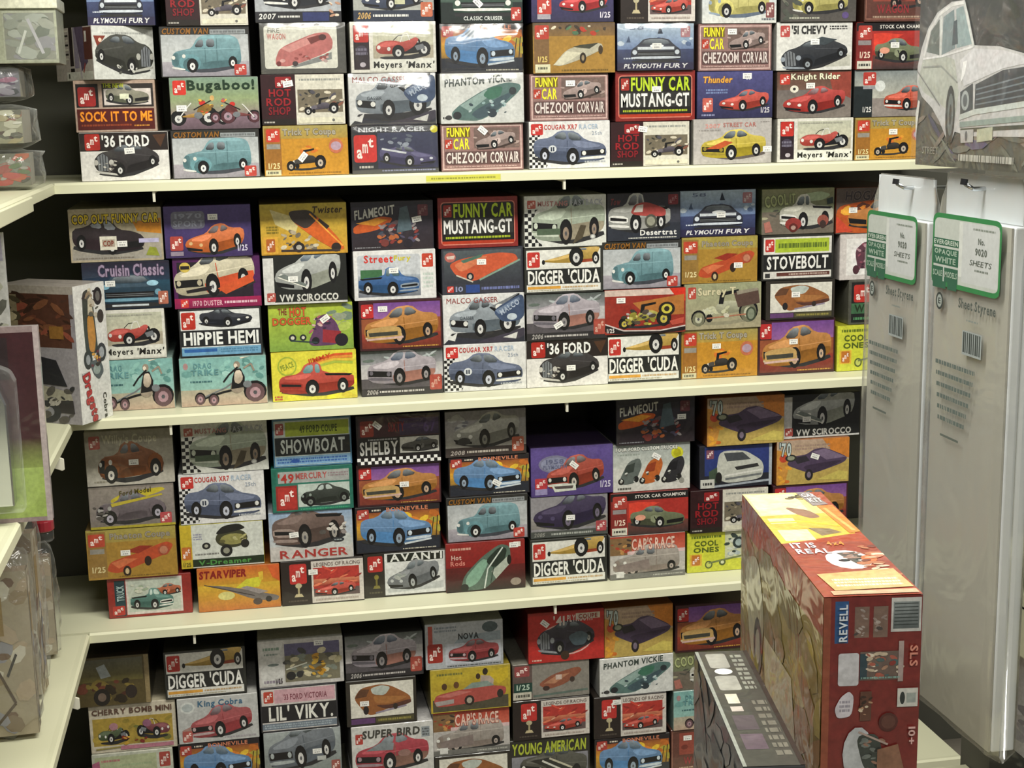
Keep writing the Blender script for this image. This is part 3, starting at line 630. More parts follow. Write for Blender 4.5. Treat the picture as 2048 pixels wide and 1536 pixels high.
@D('knight', '564a42', 'brown-grey kit box with red sports car and white script', 'white-script red car box')
def _(a):
    a.grad(0,0,175,40,'5c3c30','6c5448').grad(0,40,175,100,'6c6460','7c746c'); a.logo(6,6,24,22,'b83c30'); a.t('Knight Rider',32,5,148,22,'e0dcc0',ol='3c4428',ow=.6); a.poly([(120,4),(174,2),(174,60),(130,40)],'8c4034')
    a.car('sports',16,90,142,'b03028',win='6c2420',sy=1.0); a.ell(40,38,10,8,'d8d4c4').ell(40,38,3.6,3,'2c2c2c')
@D('brownred', '5a3a30', 'brown-red kit box with low red car', 'brown-red box')
def _(a):
    a.rect(0,0,175,100,'5c3830').frame(2,4,173,96,2,'8c6050'); a.rect(20,8,172,60,'8c4438'); a.car('tbucket',60,74,90,'5c2c2c',hub='a89080'); a.t('WAGON',30,66,110,84,'8c3034'); a.spots(30,12,90,50,['a87458','6c3028','b8a898'],10,9,3); a.tiny(20,88,160,94,'a8907c')
@D('racered', '7a2420', 'red kit box with green stock car and black title strip', 'green stock car red box')
def _(a):
    a.rect(0,0,175,100,'a22e28').rect(0,0,175,18,'1c1a1c').t('STOCK CAR CHAMPION',54,5,168,13,'d8d4cc'); a.rect(0,18,36,100,'7c2826').logo(4,6,32,30,'a83c34').rect(4,38,34,48,'8c8484'); a.poly([(40,60),(110,26),(60,22),(40,24)],'d04030')
    a.grad(38,70,175,100,'6c3c34','3c3030'); a.car('stock',46,86,118,'6c7454',col2='3c4030',sy=1.0,flip=1); a.ell(66,60,12,7,'d89880'); a.t('1/25',8,62,32,76,'e4ccb8'); a.rect(2,82,36,99,'cfccbc').tiny(6,86,32,95,'4c4c48')
@D('greyorange', '2a2e30', 'grey road-scene kit box with orange-red car', 'grey road-scene box')
def _(a):
    a.grad(0,0,175,60,'7c8484','b0b0a4').rect(0,60,175,100,'8a827c'); a.rect(0,34,42,100,'1c2426').logo(20,4,30,28,'b03c34').rect(20,34,48,40,'8c8c90'); a.ell(60,34,12,12,'c8ccc8'); a.car('muscle',72,88,110,'c44c2c',sy=1.0); a.t('1/25',20,78,40,90,'d0d0cc')
@D('copout', 'a09a84', 'beige kit box with yellow title and black police car', 'police car box')
def _(a):
    a.rect(0,0,175,100,'a89c84').grad(3,6,172,96,'b0a484','98948c'); a.t('COP OUT FUNNY CAR',6,10,170,28,'dcc02c',ol='2c2418',ow=1.0); a.poly([(120,26),(174,20),(174,50),(128,44)],'c88428')
    a.car('stock',8,86,130,'281c22',sy=1.15,flip=1,col2='281c22',win='8c9098'); a.rect(56,52,88,78,'d8d4c4').rect(60,58,84,72,'a89c8c').t('COP',62,60,82,71,'7c3424'); a.rect(130,58,168,66,'b8b4d4'); a.poly([(142,90),(150,74),(162,76),(168,92)],'8c9434'); a.tiny(10,91,120,95,'7c7468')
@D('classic', '1c2434', 'dark teal kit box with chrome script and car head-on', 'dark teal chrome-script box')
def _(a):
    a.grad(0,0,175,40,'242030','22364c').grad(0,40,175,100,'24485c','101c2c'); a.t('Cruisin Classic',32,4,164,30,'9c8ca4',ol='4c3c54',ow=.9); a.car('front',30,92,126,'16384c',win='1c2c38',sy=1.0,trim='6c98ac')
    a.ell(140,46,12,6,'9cc8dc').ell(44,52,9,5,'7cacc0').rect(56,90,130,94,'c4ccd0'); a.logo(150,64,20,28,'a86450')
@D('tealtrike', '8ca49c', 'teal kit box with rider on a drag trike', 'drag trike box')
def _(a):
    a.grad(0,0,175,66,'7caca8','8cb4ac').grad(0,66,175,100,'a8a490','b49c88'); a.spots(10,6,100,40,['8cbcb4','6c9c98','9cc4bc'],14,12,3).spots(130,10,172,50,['5c8c88','8cbcb4'],8,12,5); a.t('DRAG',28,10,64,22,'5c8c90').t('TRIKE',22,24,78,36,'5c8c90'); a.ell(12,16,5,7,'a88484'); a.tiny(20,46,64,52,'3c6468')
    a.car('trike',30,98,138,'c8b8a4',tyre='5c4448',hub='a4848c',sy=.95)
@D('vetteorange', '3a2c5c', 'purple kit box with orange sports car', 'orange sports car purple box')
def _(a):
    a.grad(0,0,175,100,'4a3c74','3a2c58'); a.rrect(14,10,82,44,8,'6c6c7c').t('1970',22,14,76,24,'8c90a0').t('SPORT',18,28,80,40,'8c90a0'); a.car('sports',42,94,116,'d06a28',sy=1.25,win='4c2c24',trim='c8a878'); a.logo(10,58,26,28,'a8443c').rect(10,88,36,96,'8c8090'); a.t('1/25',146,78,166,90,'d0cce0')
@D('purplecuda', '3a1440', 'purple-framed kit box with orange and white muscle car', 'orange and white muscle car box')
def _(a):
    a.rect(0,0,175,100,'4c1c50').rect(8,8,160,80,'241c26'); a.car('muscle',8,78,156,'c8c0a4',col2='c8502c',sy=1.2,trim='b0a890',win='202020',rot=-6); a.poly([(88,62),(158,34),(162,50),(104,74)],'c8542c'); a.poly([(24,64),(76,56),(76,64),(26,70)],'201c20')
    a.ell(24,18,11,10,'c8b050').rect(15,15,33,22,'241c1c'); a.grad(0,80,175,100,'a02050','7c1c48').logo(12,82,16,16,'c83c34').t('1970 DUSTER',36,85,96,96,'d8a8b4').tiny(100,86,166,94,'d8b4c0')
@D('hippie', '2c2c2c', 'white kit box with black roadster over heavy white letters', 'heavy white letters and black roadster box')
def _(a):
    a.rect(0,0,175,100,'26282a').rect(3,3,172,97,'d4d6d4'); a.logo(5,6,30,36,'b43024'); a.car('sports',48,38,108,'202430',flip=1,sy=.9,rot=-4); a.line([(42,30),(80,28)],2,'202430')
    a.rect(3,44,172,78,'1c1e20').t('HIPPIE HEMI',8,48,168,75,'e2e4e0',ol='50545c',ow=.5); a.rect(3,80,172,97,'6c9cbc').rect(8,83,78,90,'2c5c9c').tiny(86,83,166,93,'4c7c9c',n=2)
@D('tilt', '8c7a3c', 'yellow kit box with funny car body tilted up', 'tilted funny car box')
def _(a):
    a.grad(0,0,175,100,'b4a038','c09030'); a.poly([(20,10),(80,30),(70,60),(30,40)],'c8bc84'); a.t('Twister',104,6,166,20,'3c2c10',sh=.2); a.spots(40,55,120,88,['6c6454','34302c','a89c84','c4bca4'],24,9,4); a.rect(4,64,34,98,'cc9c38').logo(10,68,18,26,'a85c28')
    a.poly([(56,14),(100,12),(150,60),(172,92),(150,94),(110,70),(64,34)],'c45c24').poly([(56,14),(100,12),(118,30),(92,52),(64,34)],'3c3430').poly([(120,30),(140,46),(134,52),(114,38)],'2c2420').line([(100,20),(166,86)],3,'e09a3c'); a.ell(76,86,12,10,'242020').ell(152,88,10,9,'2c2420').ell(76,86,6,5,'a8a498'); a.line([(40,92),(160,94)],4,'3c302c'); a.tiny(12,42,36,58,'7c6c20',n=3)
@D('scirocco', '1c1c1c', 'black kit box with silver hatchback and white strip', 'silver hatchback box')
def _(a):
    a.rect(0,0,175,100,'1e201e').rect(0,4,22,100,'c8c8c4').rect(0,96,175,100,'c8c8c4'); a.car('sports',26,76,134,'a8aca8',win='4c5864',sy=1.7,shadow=None,col2='8c9084'); a.poly([(30,42),(44,38),(90,60),(88,66)],'6c7470'); a.line([(30,44),(92,68)],2,'dcdcd0'); a.t('VW SCIROCCO',32,80,156,95,'c8c8c0',ol='8c8c88',ow=.3); a.logo(6,76,18,18,'a84c44')
@D('hotdogger', '6c7c34', 'lime green kit box with purple rear-engined hot rod', 'lime green hot rod box')
def _(a):
    a.grad(0,0,175,100,'a4b43c','7c9c44'); a.spots(100,6,170,60,['6c7c6c','8c9480','a8b858'],14,16,2); a.t('THE',20,8,38,22,'7c3428').t('HOT',44,6,78,26,'c4502c',ol='6c6c20',ow=.7).t('DOGGER',8,28,88,44,'c4502c',ol='6c6c20',ow=.7)
    a.poly([(80,84),(96,50),(100,30),(120,22),(140,40),(150,70),(146,90),(90,92)],'5c3c5c').poly([(112,56),(150,62),(146,88),(110,84)],'8c2c34'); a.ell(96,80,8,8,'202024').ell(150,80,14,14,'201c24').ell(48,72,8,8,'24282c').ell(70,72,7,7,'24282c').ell(48,72,4,4,'c4c4b4').ell(70,72,3.4,3.4,'c4c4b4').line([(44,78),(100,84)],3,'2c3c3c').spots(86,26,130,60,['a85c6c','3c2c44','c8a8a0','4c4c5c'],16,7,8)
@D('rainbow', 'b8ac34', 'yellow kit box with rainbow arc and red pickup', 'rainbow pickup box')
def _(a):
    a.rect(0,0,175,100,'d0c840').spots(90,60,170,98,['e0d430','c8b834'],8,16,2)
    for k, c in enumerate(['c85428','d88838','d4b43c','a4b444']):
        a.line([(60+4*k,70),(70+3*k,40+3*k),(96,18+4*k),(130,8+5*k),(168,8+6*k)],5,c)
    a.ell(32,28,20,20,'98a83c').ell(32,28,17,17,'ccc440').t('PEACE',18,22,46,34,'7c8c30',rot=-20); a.t('JIMMY',74,10,124,22,'b84420',rot=-14,bold=True); a.car('pickup',18,92,148,'b43c2c',win='4c7c7c',trim='8c2c24',sy=.9,flip=0); a.tiny(4,88,20,98,'b84c3c',n=2)
@D('flam', '1c1c24', 'black flame kit box with white slanted title', 'black flame box')
def _(a):
    a.rect(0,0,175,100,'26242c').grad(2,10,173,100,'2e2c38','2c2428'); a.poly([(4,50),(60,30),(90,34),(76,52),(40,62),(4,66)],'b85424').poly([(10,44),(56,34),(78,38),(50,50)],'d89434'); a.t('FLAMEOUT',6,12,92,32,'c8c8c0',sh=.1,rot=-7)
    a.spots(56,40,140,90,['5c4c50','7c3430','3c4654','8c8484','a45c34','484458'],40,9,7); a.poly([(104,14),(120,10),(130,60),(96,66)],'4c5c64').logo(142,8,22,24,'64343c','8c6c6c'); a.ell(70,86,9,8,'6c3430').ell(120,88,10,9,'242028').tiny(6,93,60,97,'7c7c80')
@D('bluepickup', 'd0d0ce', 'white kit box with blue pickup and rainbow title', 'blue pickup box')
def _(a):
    a.rect(0,0,175,100,'d4d4d2').rrect(8,8,142,94,5,'b8bcc0').grad(8,50,142,94,'9ca4ac','6c7078'); a.t('Street',22,8,84,24,'c83830').t('Fury',86,10,122,24,'c4b82c'); a.logo(146,8,24,28,'b8402c'); a.tiny(148,46,170,80,'b8c4bc',n=4); a.rect(14,38,60,60,'3c6844')
    a.car('pickup',12,92,124,'2c5c94',win='2c4c54',sy=.9,flip=1,trim='8c98a4',col2='24466c')
@D('purple57', '3a1c24', 'kit box with gold 1950s car under purple sky', 'gold car purple-sky box')
def _(a):
    a.rect(0,0,175,100,'3c1c20').grad(30,4,172,36,'6c4488','8c5c94').rect(4,36,172,96,'8c4c30').grad(4,66,172,96,'8c382c','6c3024'); a.logo(4,6,26,28,'b02c2c')
    a.car('muscle',14,90,150,'b4782c',win='2c2420',sy=1.05,trim='c4b490',hub='b89c84',rot=-2); a.poly([(14,56),(70,50),(88,56),(88,78),(16,80)],'b4945c').poly([(18,64),(80,62),(80,70),(20,72)],'3c3c34').line([(14,78),(92,74)],4,'c4a49c'); a.tiny(90,92,166,96,'b88c40')
@D('silvergt', '2c2c2e', 'grey kit box with silver fastback and white base lettering', 'silver fastback box')
def _(a):
    a.grad(0,0,175,30,'4c5450','8c8c90').grad(0,30,175,62,'a8a8a8','b8b4b4').rect(0,62,175,84,'504c50').rect(0,84,175,100,'2c2a2c'); a.spots(10,6,160,26,['a8b0b0','5c6860','7c7470'],12,14,3,squash=.3)
    a.car('muscle',16,80,140,'a49ca4',col2='94685c',sy=1.15,win='3c4458',hub='8c8888',trim='605c64'); a.t('2006',10,86,34,97,'a8a4a0',sh=.2).tiny(38,88,134,95,'b4b0ac'); a.logo(146,58,26,34,'a0483c','c89c8c')
@D('orangeslate', '2c303c', 'slate kit box with orange car seen from above', 'orange car slate box')
def _(a):
    a.rect(0,0,175,100,'34363e').grad(4,4,171,78,'4c5458','30323a'); a.ell(18,18,12,11,'a45c54').poly([(10,16),(28,14),(26,22),(12,22)],'c8b4a8'); a.poly([(14,34),(40,22),(120,10),(158,14),(166,30),(110,52),(70,74),(30,60)],'bc5434').poly([(24,34),(60,22),(104,16),(66,40),(40,52)],'c87450').poly([(40,26),(90,12),(84,20),(46,32)],'4c6c5c')
    a.line([(168,28),(80,70)],4,'7c9484').ell(60,62,8,9,'24242a').ell(60,62,4,5,'b8b4a8'); a.line([(30,58),(66,74)],3,'c4bcac'); a.logo(10,82,14,14,'b83c34').t('10',28,83,44,95,'8c94b4').rect(50,80,80,98,'2c4480').tiny(84,84,166,94,'6c74a4')
@D('checkgreen', 'c6c8c0', 'white kit box, black checks, pale green fastback', 'checkered pale green racer box')
def _(a):
    a.rect(0,0,175,100,'d0d2ca').checks(0,26,44,98,6,10,'d0d2ca').poly([(22,26),(60,26),(60,100),(44,100),(24,86),(24,50)],'d0d2ca'); a.logo(6,8,18,16,'b45c50').t('MUSTANG',28,10,92,20,'b07c78').t('FASTBACK',98,8,168,20,'a8acb4')
    a.car('muscle',18,98,150,'a4b09c',sy=1.35,win='2c342c',trim='b8c0b0',hub='8c7c6c',col2='8c8470'); a.rect(26,64,76,76,'4c5c48').poly([(102,96),(120,58),(132,60),(124,84)],'4c4434'); a.ell(146,82,6,5,'a4a4a0').ell(146,82,4,3,'d0d2ca')
@D('digger', '26261f', 'white kit box with yellow dragster above heavy black-band lettering', 'yellow dragster box')
def _(a):
    a.rect(0,0,175,100,'2a2c28').rect(4,4,170,96,'d6d6ce'); a.logo(6,8,28,34,'b4302a'); a.car('digger',40,42,124,'b8963c',sy=1.05,shadow=None,col2='8c3c24'); a.rect(4,46,170,80,'1e2020').t("DIGGER 'CUDA",7,48,168,79,'e4e4de',ol='50504c',ow=.5); a.rect(6,84,80,90,'d0983c').tiny(84,84,164,90,'b89c74').tiny(8,91,130,95,'a8a48c')
@D('nighttruck', '24262e', 'dark kit box with red and white tow truck', 'red and white truck box')
def _(a):
    a.grad(0,0,175,64,'2c2a32','383a44').rect(0,64,175,100,'2a2e38'); a.t('Tow',6,10,30,24,'7c3c40',sh=.2); a.logo(146,4,24,22,'7c3038','a8787c'); a.car('pickup',6,84,142,'a4a6a0',col2='8c8c88',flip=0,sy=1.15,win='3c3034'); a.poly([(54,44),(64,24),(92,18),(140,34),(140,50),(100,50)],'a04440').poly([(62,40),(70,26),(86,24),(84,40)],'d0c8c0').ell(104,60,15,15,'4c4c44').ell(104,60,10,10,'8c8c7c')
    a.t('Desertrat',78,78,166,90,'dcdcd8').tiny(50,93,166,97,'c4c4bc')
@D('modified', '7a241e', 'red kit box with yellow-green open race car and black base', 'yellow-green race car box')
def _(a):
    a.rect(0,0,175,14,'c8b4a8').rect(0,14,175,100,'8c2c22').poly([(140,0),(175,0),(175,30),(150,14)],'c83020').poly([(0,74),(40,92),(120,94),(175,84),(175,100),(0,100)],'181418').line([(0,76),(40,92),(120,95),(175,86)],3,'c4b8b4'); a.poly([(60,30),(172,14),(172,60),(90,60)],'a86c34')
    a.car('tbucket',24,88,120,'a8a03c',sy=.85,hub='b8a848'); a.spots(40,48,110,80,['34342c','c4b848','8c8434','a8a4a0','4c4038'],26,9,3); a.ell(134,46,18,16,'241c18').ell(134,46,12,11,'c0b444').ell(134,46,6,6,'2c241c'); a.poly([(140,74),(172,66),(170,80),(146,84)],'b44c3c'); a.t('1/25',4,86,20,96,'d8d0cc')
@D('goldred', '6c5830', 'gold kit box with orange-red roadster', 'orange-red roadster gold box')
def _(a):
    a.grad(0,0,175,26,'a09448','a08c44').rect(0,26,175,100,'a07c30'); a.rect(2,4,38,96,'8c6c34').logo(4,8,32,26,'b0402c').rect(6,38,34,48,'8c8880'); a.t('Phaeton Coupe',46,8,164,24,'948c7c',ol='6c6450',ow=.5); a.poly([(36,84),(44,66),(70,58),(100,50),(156,30),(170,38),(160,54),(110,72),(60,90)],'b04828').poly([(46,68),(72,60),(98,62),(60,80)],'c86c44').poly([(74,46),(104,36),(130,38),(100,52)],'8c2c1c')
    a.ell(76,86,8,11,'2c1c14').ell(76,86,4,6,'c0ac84').ell(118,68,7,10,'2c1c14').ell(150,48,12,11,'a04830').ell(150,48,8,8,'b4785c'); a.t('1/25',8,74,34,86,'d8c894'); a.tiny(60,94,160,98,'7c6024')
@D('surrey', '8c8c6c', 'grey-green kit box with ghostly open touring car', 'ghostly touring car box')
def _(a):
    a.grad(0,0,175,100,'949878','a0987c'); a.logo(8,6,18,26,'b0483c'); a.t('Surrey T',30,8,116,30,'ccc4a0',ol='9c9878',ow=.5); a.car('tbucket',8,92,160,'a4a488',tyre='6c6c58',hub='b4b49c',sy=.85,shadow='8c8870',win='7c7c68',trim='c0c0a8'); a.poly([(112,22),(168,14),(172,46),(122,54)],'544038').poly([(118,18),(166,12),(168,18),(120,26)],'8c8474'); a.line([(50,76),(140,70)],3,'a46c54').ell(152,70,12,16,'3c4434').ell(152,70,8,12,'7c8470').spots(30,50,100,74,['bcbc9c','8c8c6c','c8c4b0'],14,9,3)
@D('wrecker', '6c7458', 'olive kit box with white and red truck and outlined title', 'white truck olive box')
def _(a):
    a.grad(0,0,175,50,'8c8c68','6c7458').rect(0,50,175,100,'6c6458'); a.spots(0,44,80,70,['4c4c44','a4a084','8c847c'],14,12,3,squash=.3); a.t('COOL',6,12,62,38,'a8b07c',ol='5c6440',ow=.8,rot=-6).t('IT',66,10,80,32,'a8b07c',ol='5c6440',ow=.8); a.poly([(90,14),(140,6),(168,14),(150,26),(100,30)],'a4b490')
    a.car('pickup',46,90,124,'c4c4b4',col2='b4b4a8',win='3c4440',sy=1.2); a.ell(76,78,20,14,'8c3430').ell(148,72,14,13,'8c4c40').ell(76,86,11,10,'5c2420').ell(76,86,6,5,'a88c80').ell(148,80,8,9,'3c2c28'); a.poly([(4,74),(18,70),(26,94),(8,96)],'a86c60').poly([(156,24),(172,20),(172,34),(158,36)],'303c38')
@D('stovebolt', '22221e', 'white-framed kit box with green strip and heavy white letters', 'green-strip heavy-letter box')
def _(a):
    a.rect(0,0,175,100,'282824').rect(4,4,170,96,'d4d2ca'); a.logo(8,8,22,28,'b4342c'); a.rect(32,8,164,38,'a4b834').tiny(40,14,158,32,'5c7024',seed=5); a.rect(4,42,170,80,'1c1c1c').t('STOVEBOLT',12,46,162,76,'e2e2dc',sh=.02); a.rect(36,83,166,91,'5c342c').tiny(66,84,160,90,'b09c90'); a.rect(8,84,20,94,'303030')
@D('brown65', '2c2a24', 'white-panelled kit box with brown sedan seen from above', 'brown sedan box')
def _(a):
    a.rect(0,0,175,100,'2c2822').rect(10,6,168,82,'d2d0c4').rect(10,84,70,96,'5c3c68').rect(72,84,168,96,'4c4830').tiny(78,86,160,94,'8c8444'); a.poly([(18,38),(36,16),(80,10),(110,14),(160,40),(162,58),(100,66),(60,80),(40,66)],'8c5830').poly([(60,18),(88,12),(112,18),(96,36),(66,32)],'b0b8b0').poly([(66,34),(98,38),(160,42),(110,56),(72,52)],'a06c3c').poly([(20,38),(36,18),(58,20),(50,36)],'5c3c28').poly([(70,56),(110,58),(162,48),(162,58),(100,68)],'54342a').line([(72,74),(150,62)],4,'8c8494').ell(48,66,7,10,'242020').ell(122,62,6,7,'302824')
@D('orangeflame', '6c3420', 'orange flame kit box with yellow machine', 'orange flame box')
def _(a):
    a.rect(0,0,175,100,'5c5048').poly([(0,40),(60,30),(175,20),(175,100),(0,100)],'b45424'); a.t('HOGAN',20,6,120,28,'3c3434',ol='8c7c74',ow=.7,sh=.1); a.spots(20,36,160,80,['d88434','c44c24','e0a43c','5c3428'],26,14,3); a.car('stock',30,90,130,'c07c34',sy=1.1); a.poly([(0,60),(40,96),(0,98)],'c44830')
@D('whiteengine', 'c4bcb8', 'white kit box with maroon engine drawing', 'maroon engine box')
def _(a):
    a.rect(0,0,175,100,'c8c2be').rect(16,10,160,90,'dcdad6').poly([(26,30),(80,10),(160,12),(160,90),(30,90)],'e0dedc').poly([(36,36),(60,16),(110,20),(120,60),(110,84),(46,84)],'5c3844'); a.spots(40,24,112,80,['8c4c5c','3c2430','b08c94','744454'],26,9,4); a.rect(50,76,90,90,'e4e2de'); a.ell(40,78,8,10,'4c2c34')
@D('greenred', '6c6c60', 'black and green kit box with red logo', 'black and green box')
def _(a):
    a.rect(0,0,175,100,'4c4c44').rect(6,4,170,96,'1c1e1c').logo(12,10,46,40,'b43028'); a.rect(64,8,166,44,'c8c4b8').car('coupe',70,44,88,'8c2c24'); a.rect(6,52,170,76,'3c6444').t('WILD WILLY',14,55,160,73,'20301c'); a.tiny(12,82,150,92,'4c8458')
@D('yellowcool', 'a8a82c', 'bright yellow kit box with green lettering and orange logo', 'bright yellow box')
def _(a):
    a.rect(0,0,175,100,'c4c83c').rect(88,0,175,70,'c0c4a4'); a.tiny(10,6,80,16,'5c6c20').t('COOL',16,20,72,34,'4c5c1c').t('ONES',14,37,74,50,'4c5c1c'); a.rect(6,54,34,84,'d0a838').logo(10,56,20,26,'b46c28'); a.spots(92,8,150,66,['34403c','7c8c8c','c8ccc0','54605c','a4b0b0'],26,10,3); a.ell(120,30,14,15,'2c3838').ell(120,30,8,9,'98a8a8'); a.ell(50,82,9,10,'4c5828').ell(50,82,6,7,'b4bc60').ell(82,78,8,8,'4c5828').ell(82,78,4,4,'d0d4b0'); a.line([(50,78),(130,64)],4,'6c7848')
@D('willys', 'a8a498', 'beige kit box with brown 1930s coupe', 'brown 1930s coupe box')
def _(a):
    a.grad(0,0,175,100,'8c8878','b4b0a4'); a.logo(8,8,22,24,'a8544c').t("Willy's Coupe",34,6,144,28,'b4b098',ol='8c887c',ow=.5); a.car('coupe',24,94,128,'824a20',sy=1.15,hub='d4d0c4',win='342c2c'); a.tiny(14,90,40,95,'8c8878')
@D('sedan32', '34302a', 'grey kit box with purple-grey 1930s sedan and yellow title', 'purple-grey 1930s sedan box')
def _(a):
    a.rect(0,0,175,100,'7c746c').grad(2,4,173,80,'8c847c','7c7470'); a.poly([(40,34),(70,16),(150,6),(160,14),(60,46)],'c0b030').t('Ford Model',62,8,128,20,'4c4410',sh=.1,rot=-6); a.car('coupe',14,90,140,'6a6066',sy=1.1,hub='a8a4b0',trim='a8a8a4',win='3c3840'); a.poly([(44,40),(150,22),(152,26),(46,48)],'b8a834'); a.spots(6,40,40,80,['a4a09c','54504c'],8,9,3); a.logo(144,68,24,26,'b0484c'); a.rect(0,94,175,100,'a89c30')
@D('redframe', '7c2420', 'red-framed kit box with green truck and orange car', 'red-framed truck box')
def _(a):
    a.rect(0,0,175,100,'8c2822').rect(14,6,36,96,'1c3840').t('TRUCK',6,30,46,46,'a8c0c0',rot=-90); a.logo(8,70,26,24,'b43028'); a.rect(38,4,156,94,'cac2bc').rect(42,8,152,88,'b4bcb0'); a.car('stock',92,50,60,'b45c34',sy=1.1); a.car('pickup',48,84,86,'4c7c74',win='bcd0c4',sy=1.2,flip=1); a.spots(46,14,90,40,['98a890','c4c8b8'],8,10,3)
@D('bugyellow', 'a8a030', 'white kit box, yellow left strip, olive bug-shaped car', 'olive bug car box')
def _(a):
    a.rect(0,0,175,100,'c8ccc4').rect(0,0,24,100,'c0a82c').logo(2,50,20,30,'b8682c').t('1/25',4,86,20,96,'5c5418'); a.tiny(28,20,46,36,'8c8ca0',n=3); a.ell(108,36,34,22,'3c3c28',n=18).poly([(72,26),(90,6),(124,2),(140,14),(110,22)],'1c1c1a').ell(112,38,28,13,'8c8850').spots(86,28,138,46,['b0ac74','5c5834','c8c4a0'],10,7,3); a.ell(96,64,13,14,'1c1c1c').ell(96,64,7,7,'8c8c7c').ell(54,50,9,8,'1c1c1c').ell(54,50,4,4,'a4a494').ell(136,50,9,10,'242420'); a.tiny(30,66,80,72,'7c7c78'); a.rect(24,80,175,97,'1c2c18').t('V-Dreamer',36,83,148,95,'4c8c44')
@D('viper', '9c5c24', 'orange kit box with long grey rocket car', 'grey rocket car orange box')
def _(a):
    a.grad(0,0,175,40,'c4642c','c0902c').grad(0,40,175,100,'c8a434','b86c30'); a.t('STARVIPER',4,6,104,24,'7c1c14',ol='a83020',ow=.5,sh=.08); a.poly([(104,30),(140,26),(130,50),(80,50)],'c8c438').ell(60,66,18,10,'ccc47c'); a.poly([(14,38),(60,44),(130,62),(174,74),(168,86),(120,80),(60,52)],'6c6664').poly([(90,50),(104,46),(150,62),(130,66)],'948c8c').ell(126,84,10,8,'4c403c').ell(150,80,7,7,'2c2828'); a.line([(14,38),(120,70)],2,'3c3434'); a.poly([(130,16),(140,14),(140,34),(132,34)],'d8b43c').poly([(150,2),(175,0),(175,40),(160,30)],'c85c2c')
@D('showboat', '3c6484', 'pale blue kit box with green strip and heavy white letters', 'green-strip blue-base box')
def _(a):
    a.rect(0,0,175,100,'4c7894').rect(3,3,172,97,'b8c4c0'); a.logo(6,8,18,24,'a8504c'); a.rect(28,6,170,36,'a0b038').t('49 FORD COUPE',60,14,144,30,'3c4c10'); a.rect(4,38,172,76,'1e2426').t('SHOWBOAT',16,42,160,72,'d0d8d4',sh=.02); a.rect(4,78,172,96,'7ca4c4').tiny(8,81,164,93,'3c64a4',n=2); a.ell(48,88,10,4,'2c54a0')
@D('merc49', '1c5c50', 'teal-framed kit box with red title and black sedan', 'teal-framed box')
def _(a):
    a.rect(0,0,175,100,'1f6454').rect(10,6,168,98,'2c6c5c').rect(14,8,168,34,'9ca09c').t("'49",14,12,48,34,'a8342c').t('MERCURY',52,12,120,26,'a4504c').tiny(122,13,166,24,'8c7c80',n=2); a.rect(8,40,54,96,'8c2824').logo(12,44,40,48,'a8302a'); a.rect(56,38,168,90,'b4c0b8'); a.car('coupe',62,88,104,'2c342e',sy=.95,trim='8c9890',win='a8b4ac',hub='788078'); a.tiny(60,93,166,98,'3c9c74')
@D('ranger', 'a4acb4', 'blue-sky kit box with brown truck and red serif title', 'brown truck red-title box')
def _(a):
    a.grad(0,0,175,70,'8ca4c0','b8bcbc').rect(0,70,175,100,'bcb8b4'); a.poly([(90,72),(140,48),(172,50),(172,80),(104,78)],'b8bcb8').car('pickup',12,74,146,'6c5850',win='4c4440',sy=1.3,trim='94847c',rot=-3,hub='98948c'); a.spots(110,26,160,50,['c4c0b8','54504c','8c8480'],14,8,3); a.t('RANGER',20,78,164,95,'a03430',ol='d0c8c0',ow=.4); a.ell(144,62,13,5,'2c3034').tiny(136,60,152,64,'98a0a0')
@D('shelby', '22141e', 'black kit box with checkered base strip and small car panel', 'black checkered-base box')
def _(a):
    a.rect(0,0,175,100,'1c161a').rect(4,4,172,44,'3c2028').grad(90,8,172,42,'44305c','2c2038'); a.logo(8,10,28,32,'8c3428').t('SIXTY',66,14,100,34,'7c2428').t('67',140,12,166,38,'4c3868'); a.rect(4,44,172,82,'1a1a1c').t('SHELBY',6,52,86,80,'d4d4d0').tiny(24,46,84,51,'9c9c9c'); a.rect(90,46,172,78,'c8c8c0'); a.car('stock',94,76,74,'50504c',flip=0,sy=.9); a.checks(0,85,175,98,24,2)
@D('greysilver', '4c4c4c', 'grey kit box with silver race car and red logo', 'silver race car box')
def _(a):
    a.grad(0,0,175,80,'807e84','98968e').rect(0,80,175,100,'3c3432'); a.spots(0,10,80,50,['6c6c74','a4a4a4'],12,14,3); a.car('sports',18,80,140,'a4a49c',sy=1.35,win='2c2e2c',hub='7c7c74',col2='74746c'); a.ell(40,66,14,8,'343434'); a.t('2008',10,86,40,96,'b0a8a0',sh=.2).tiny(46,86,136,94,'c4bcb0'); a.logo(144,62,26,32,'b05c44')
@D('redgreen', '6c1c1c', 'red and black kit box with green supercar from above', 'green supercar box')
def _(a):
    a.grad(0,0,175,50,'8c2824','7c1c1c').grad(0,50,175,100,'5c1c1c','241c1a'); a.tiny(10,8,56,16,'c09484').t('Hot',12,24,34,34,'d0b0a4').t('Rods',10,36,42,46,'c87c70'); a.poly([(32,92),(40,66),(80,30),(120,6),(142,12),(144,44),(110,78),(84,98),(40,98)],'54685c').poly([(42,72),(80,34),(96,40),(70,84),(44,94)],'7ca08c').poly([(86,40),(118,12),(136,16),(130,40),(106,56)],'243028').poly([(100,62),(140,30),(144,46),(110,78)],'a8b0a4').line([(84,96),(92,56),(126,14)],3,'c8d0c8').line([(98,86),(106,50)],2,'2c3c34').ell(40,92,9,8,'1c201c').ell(140,40,5,10,'181c18'); a.ell(154,86,12,8,'908478').rect(150,4,166,14,'e0d8d0')
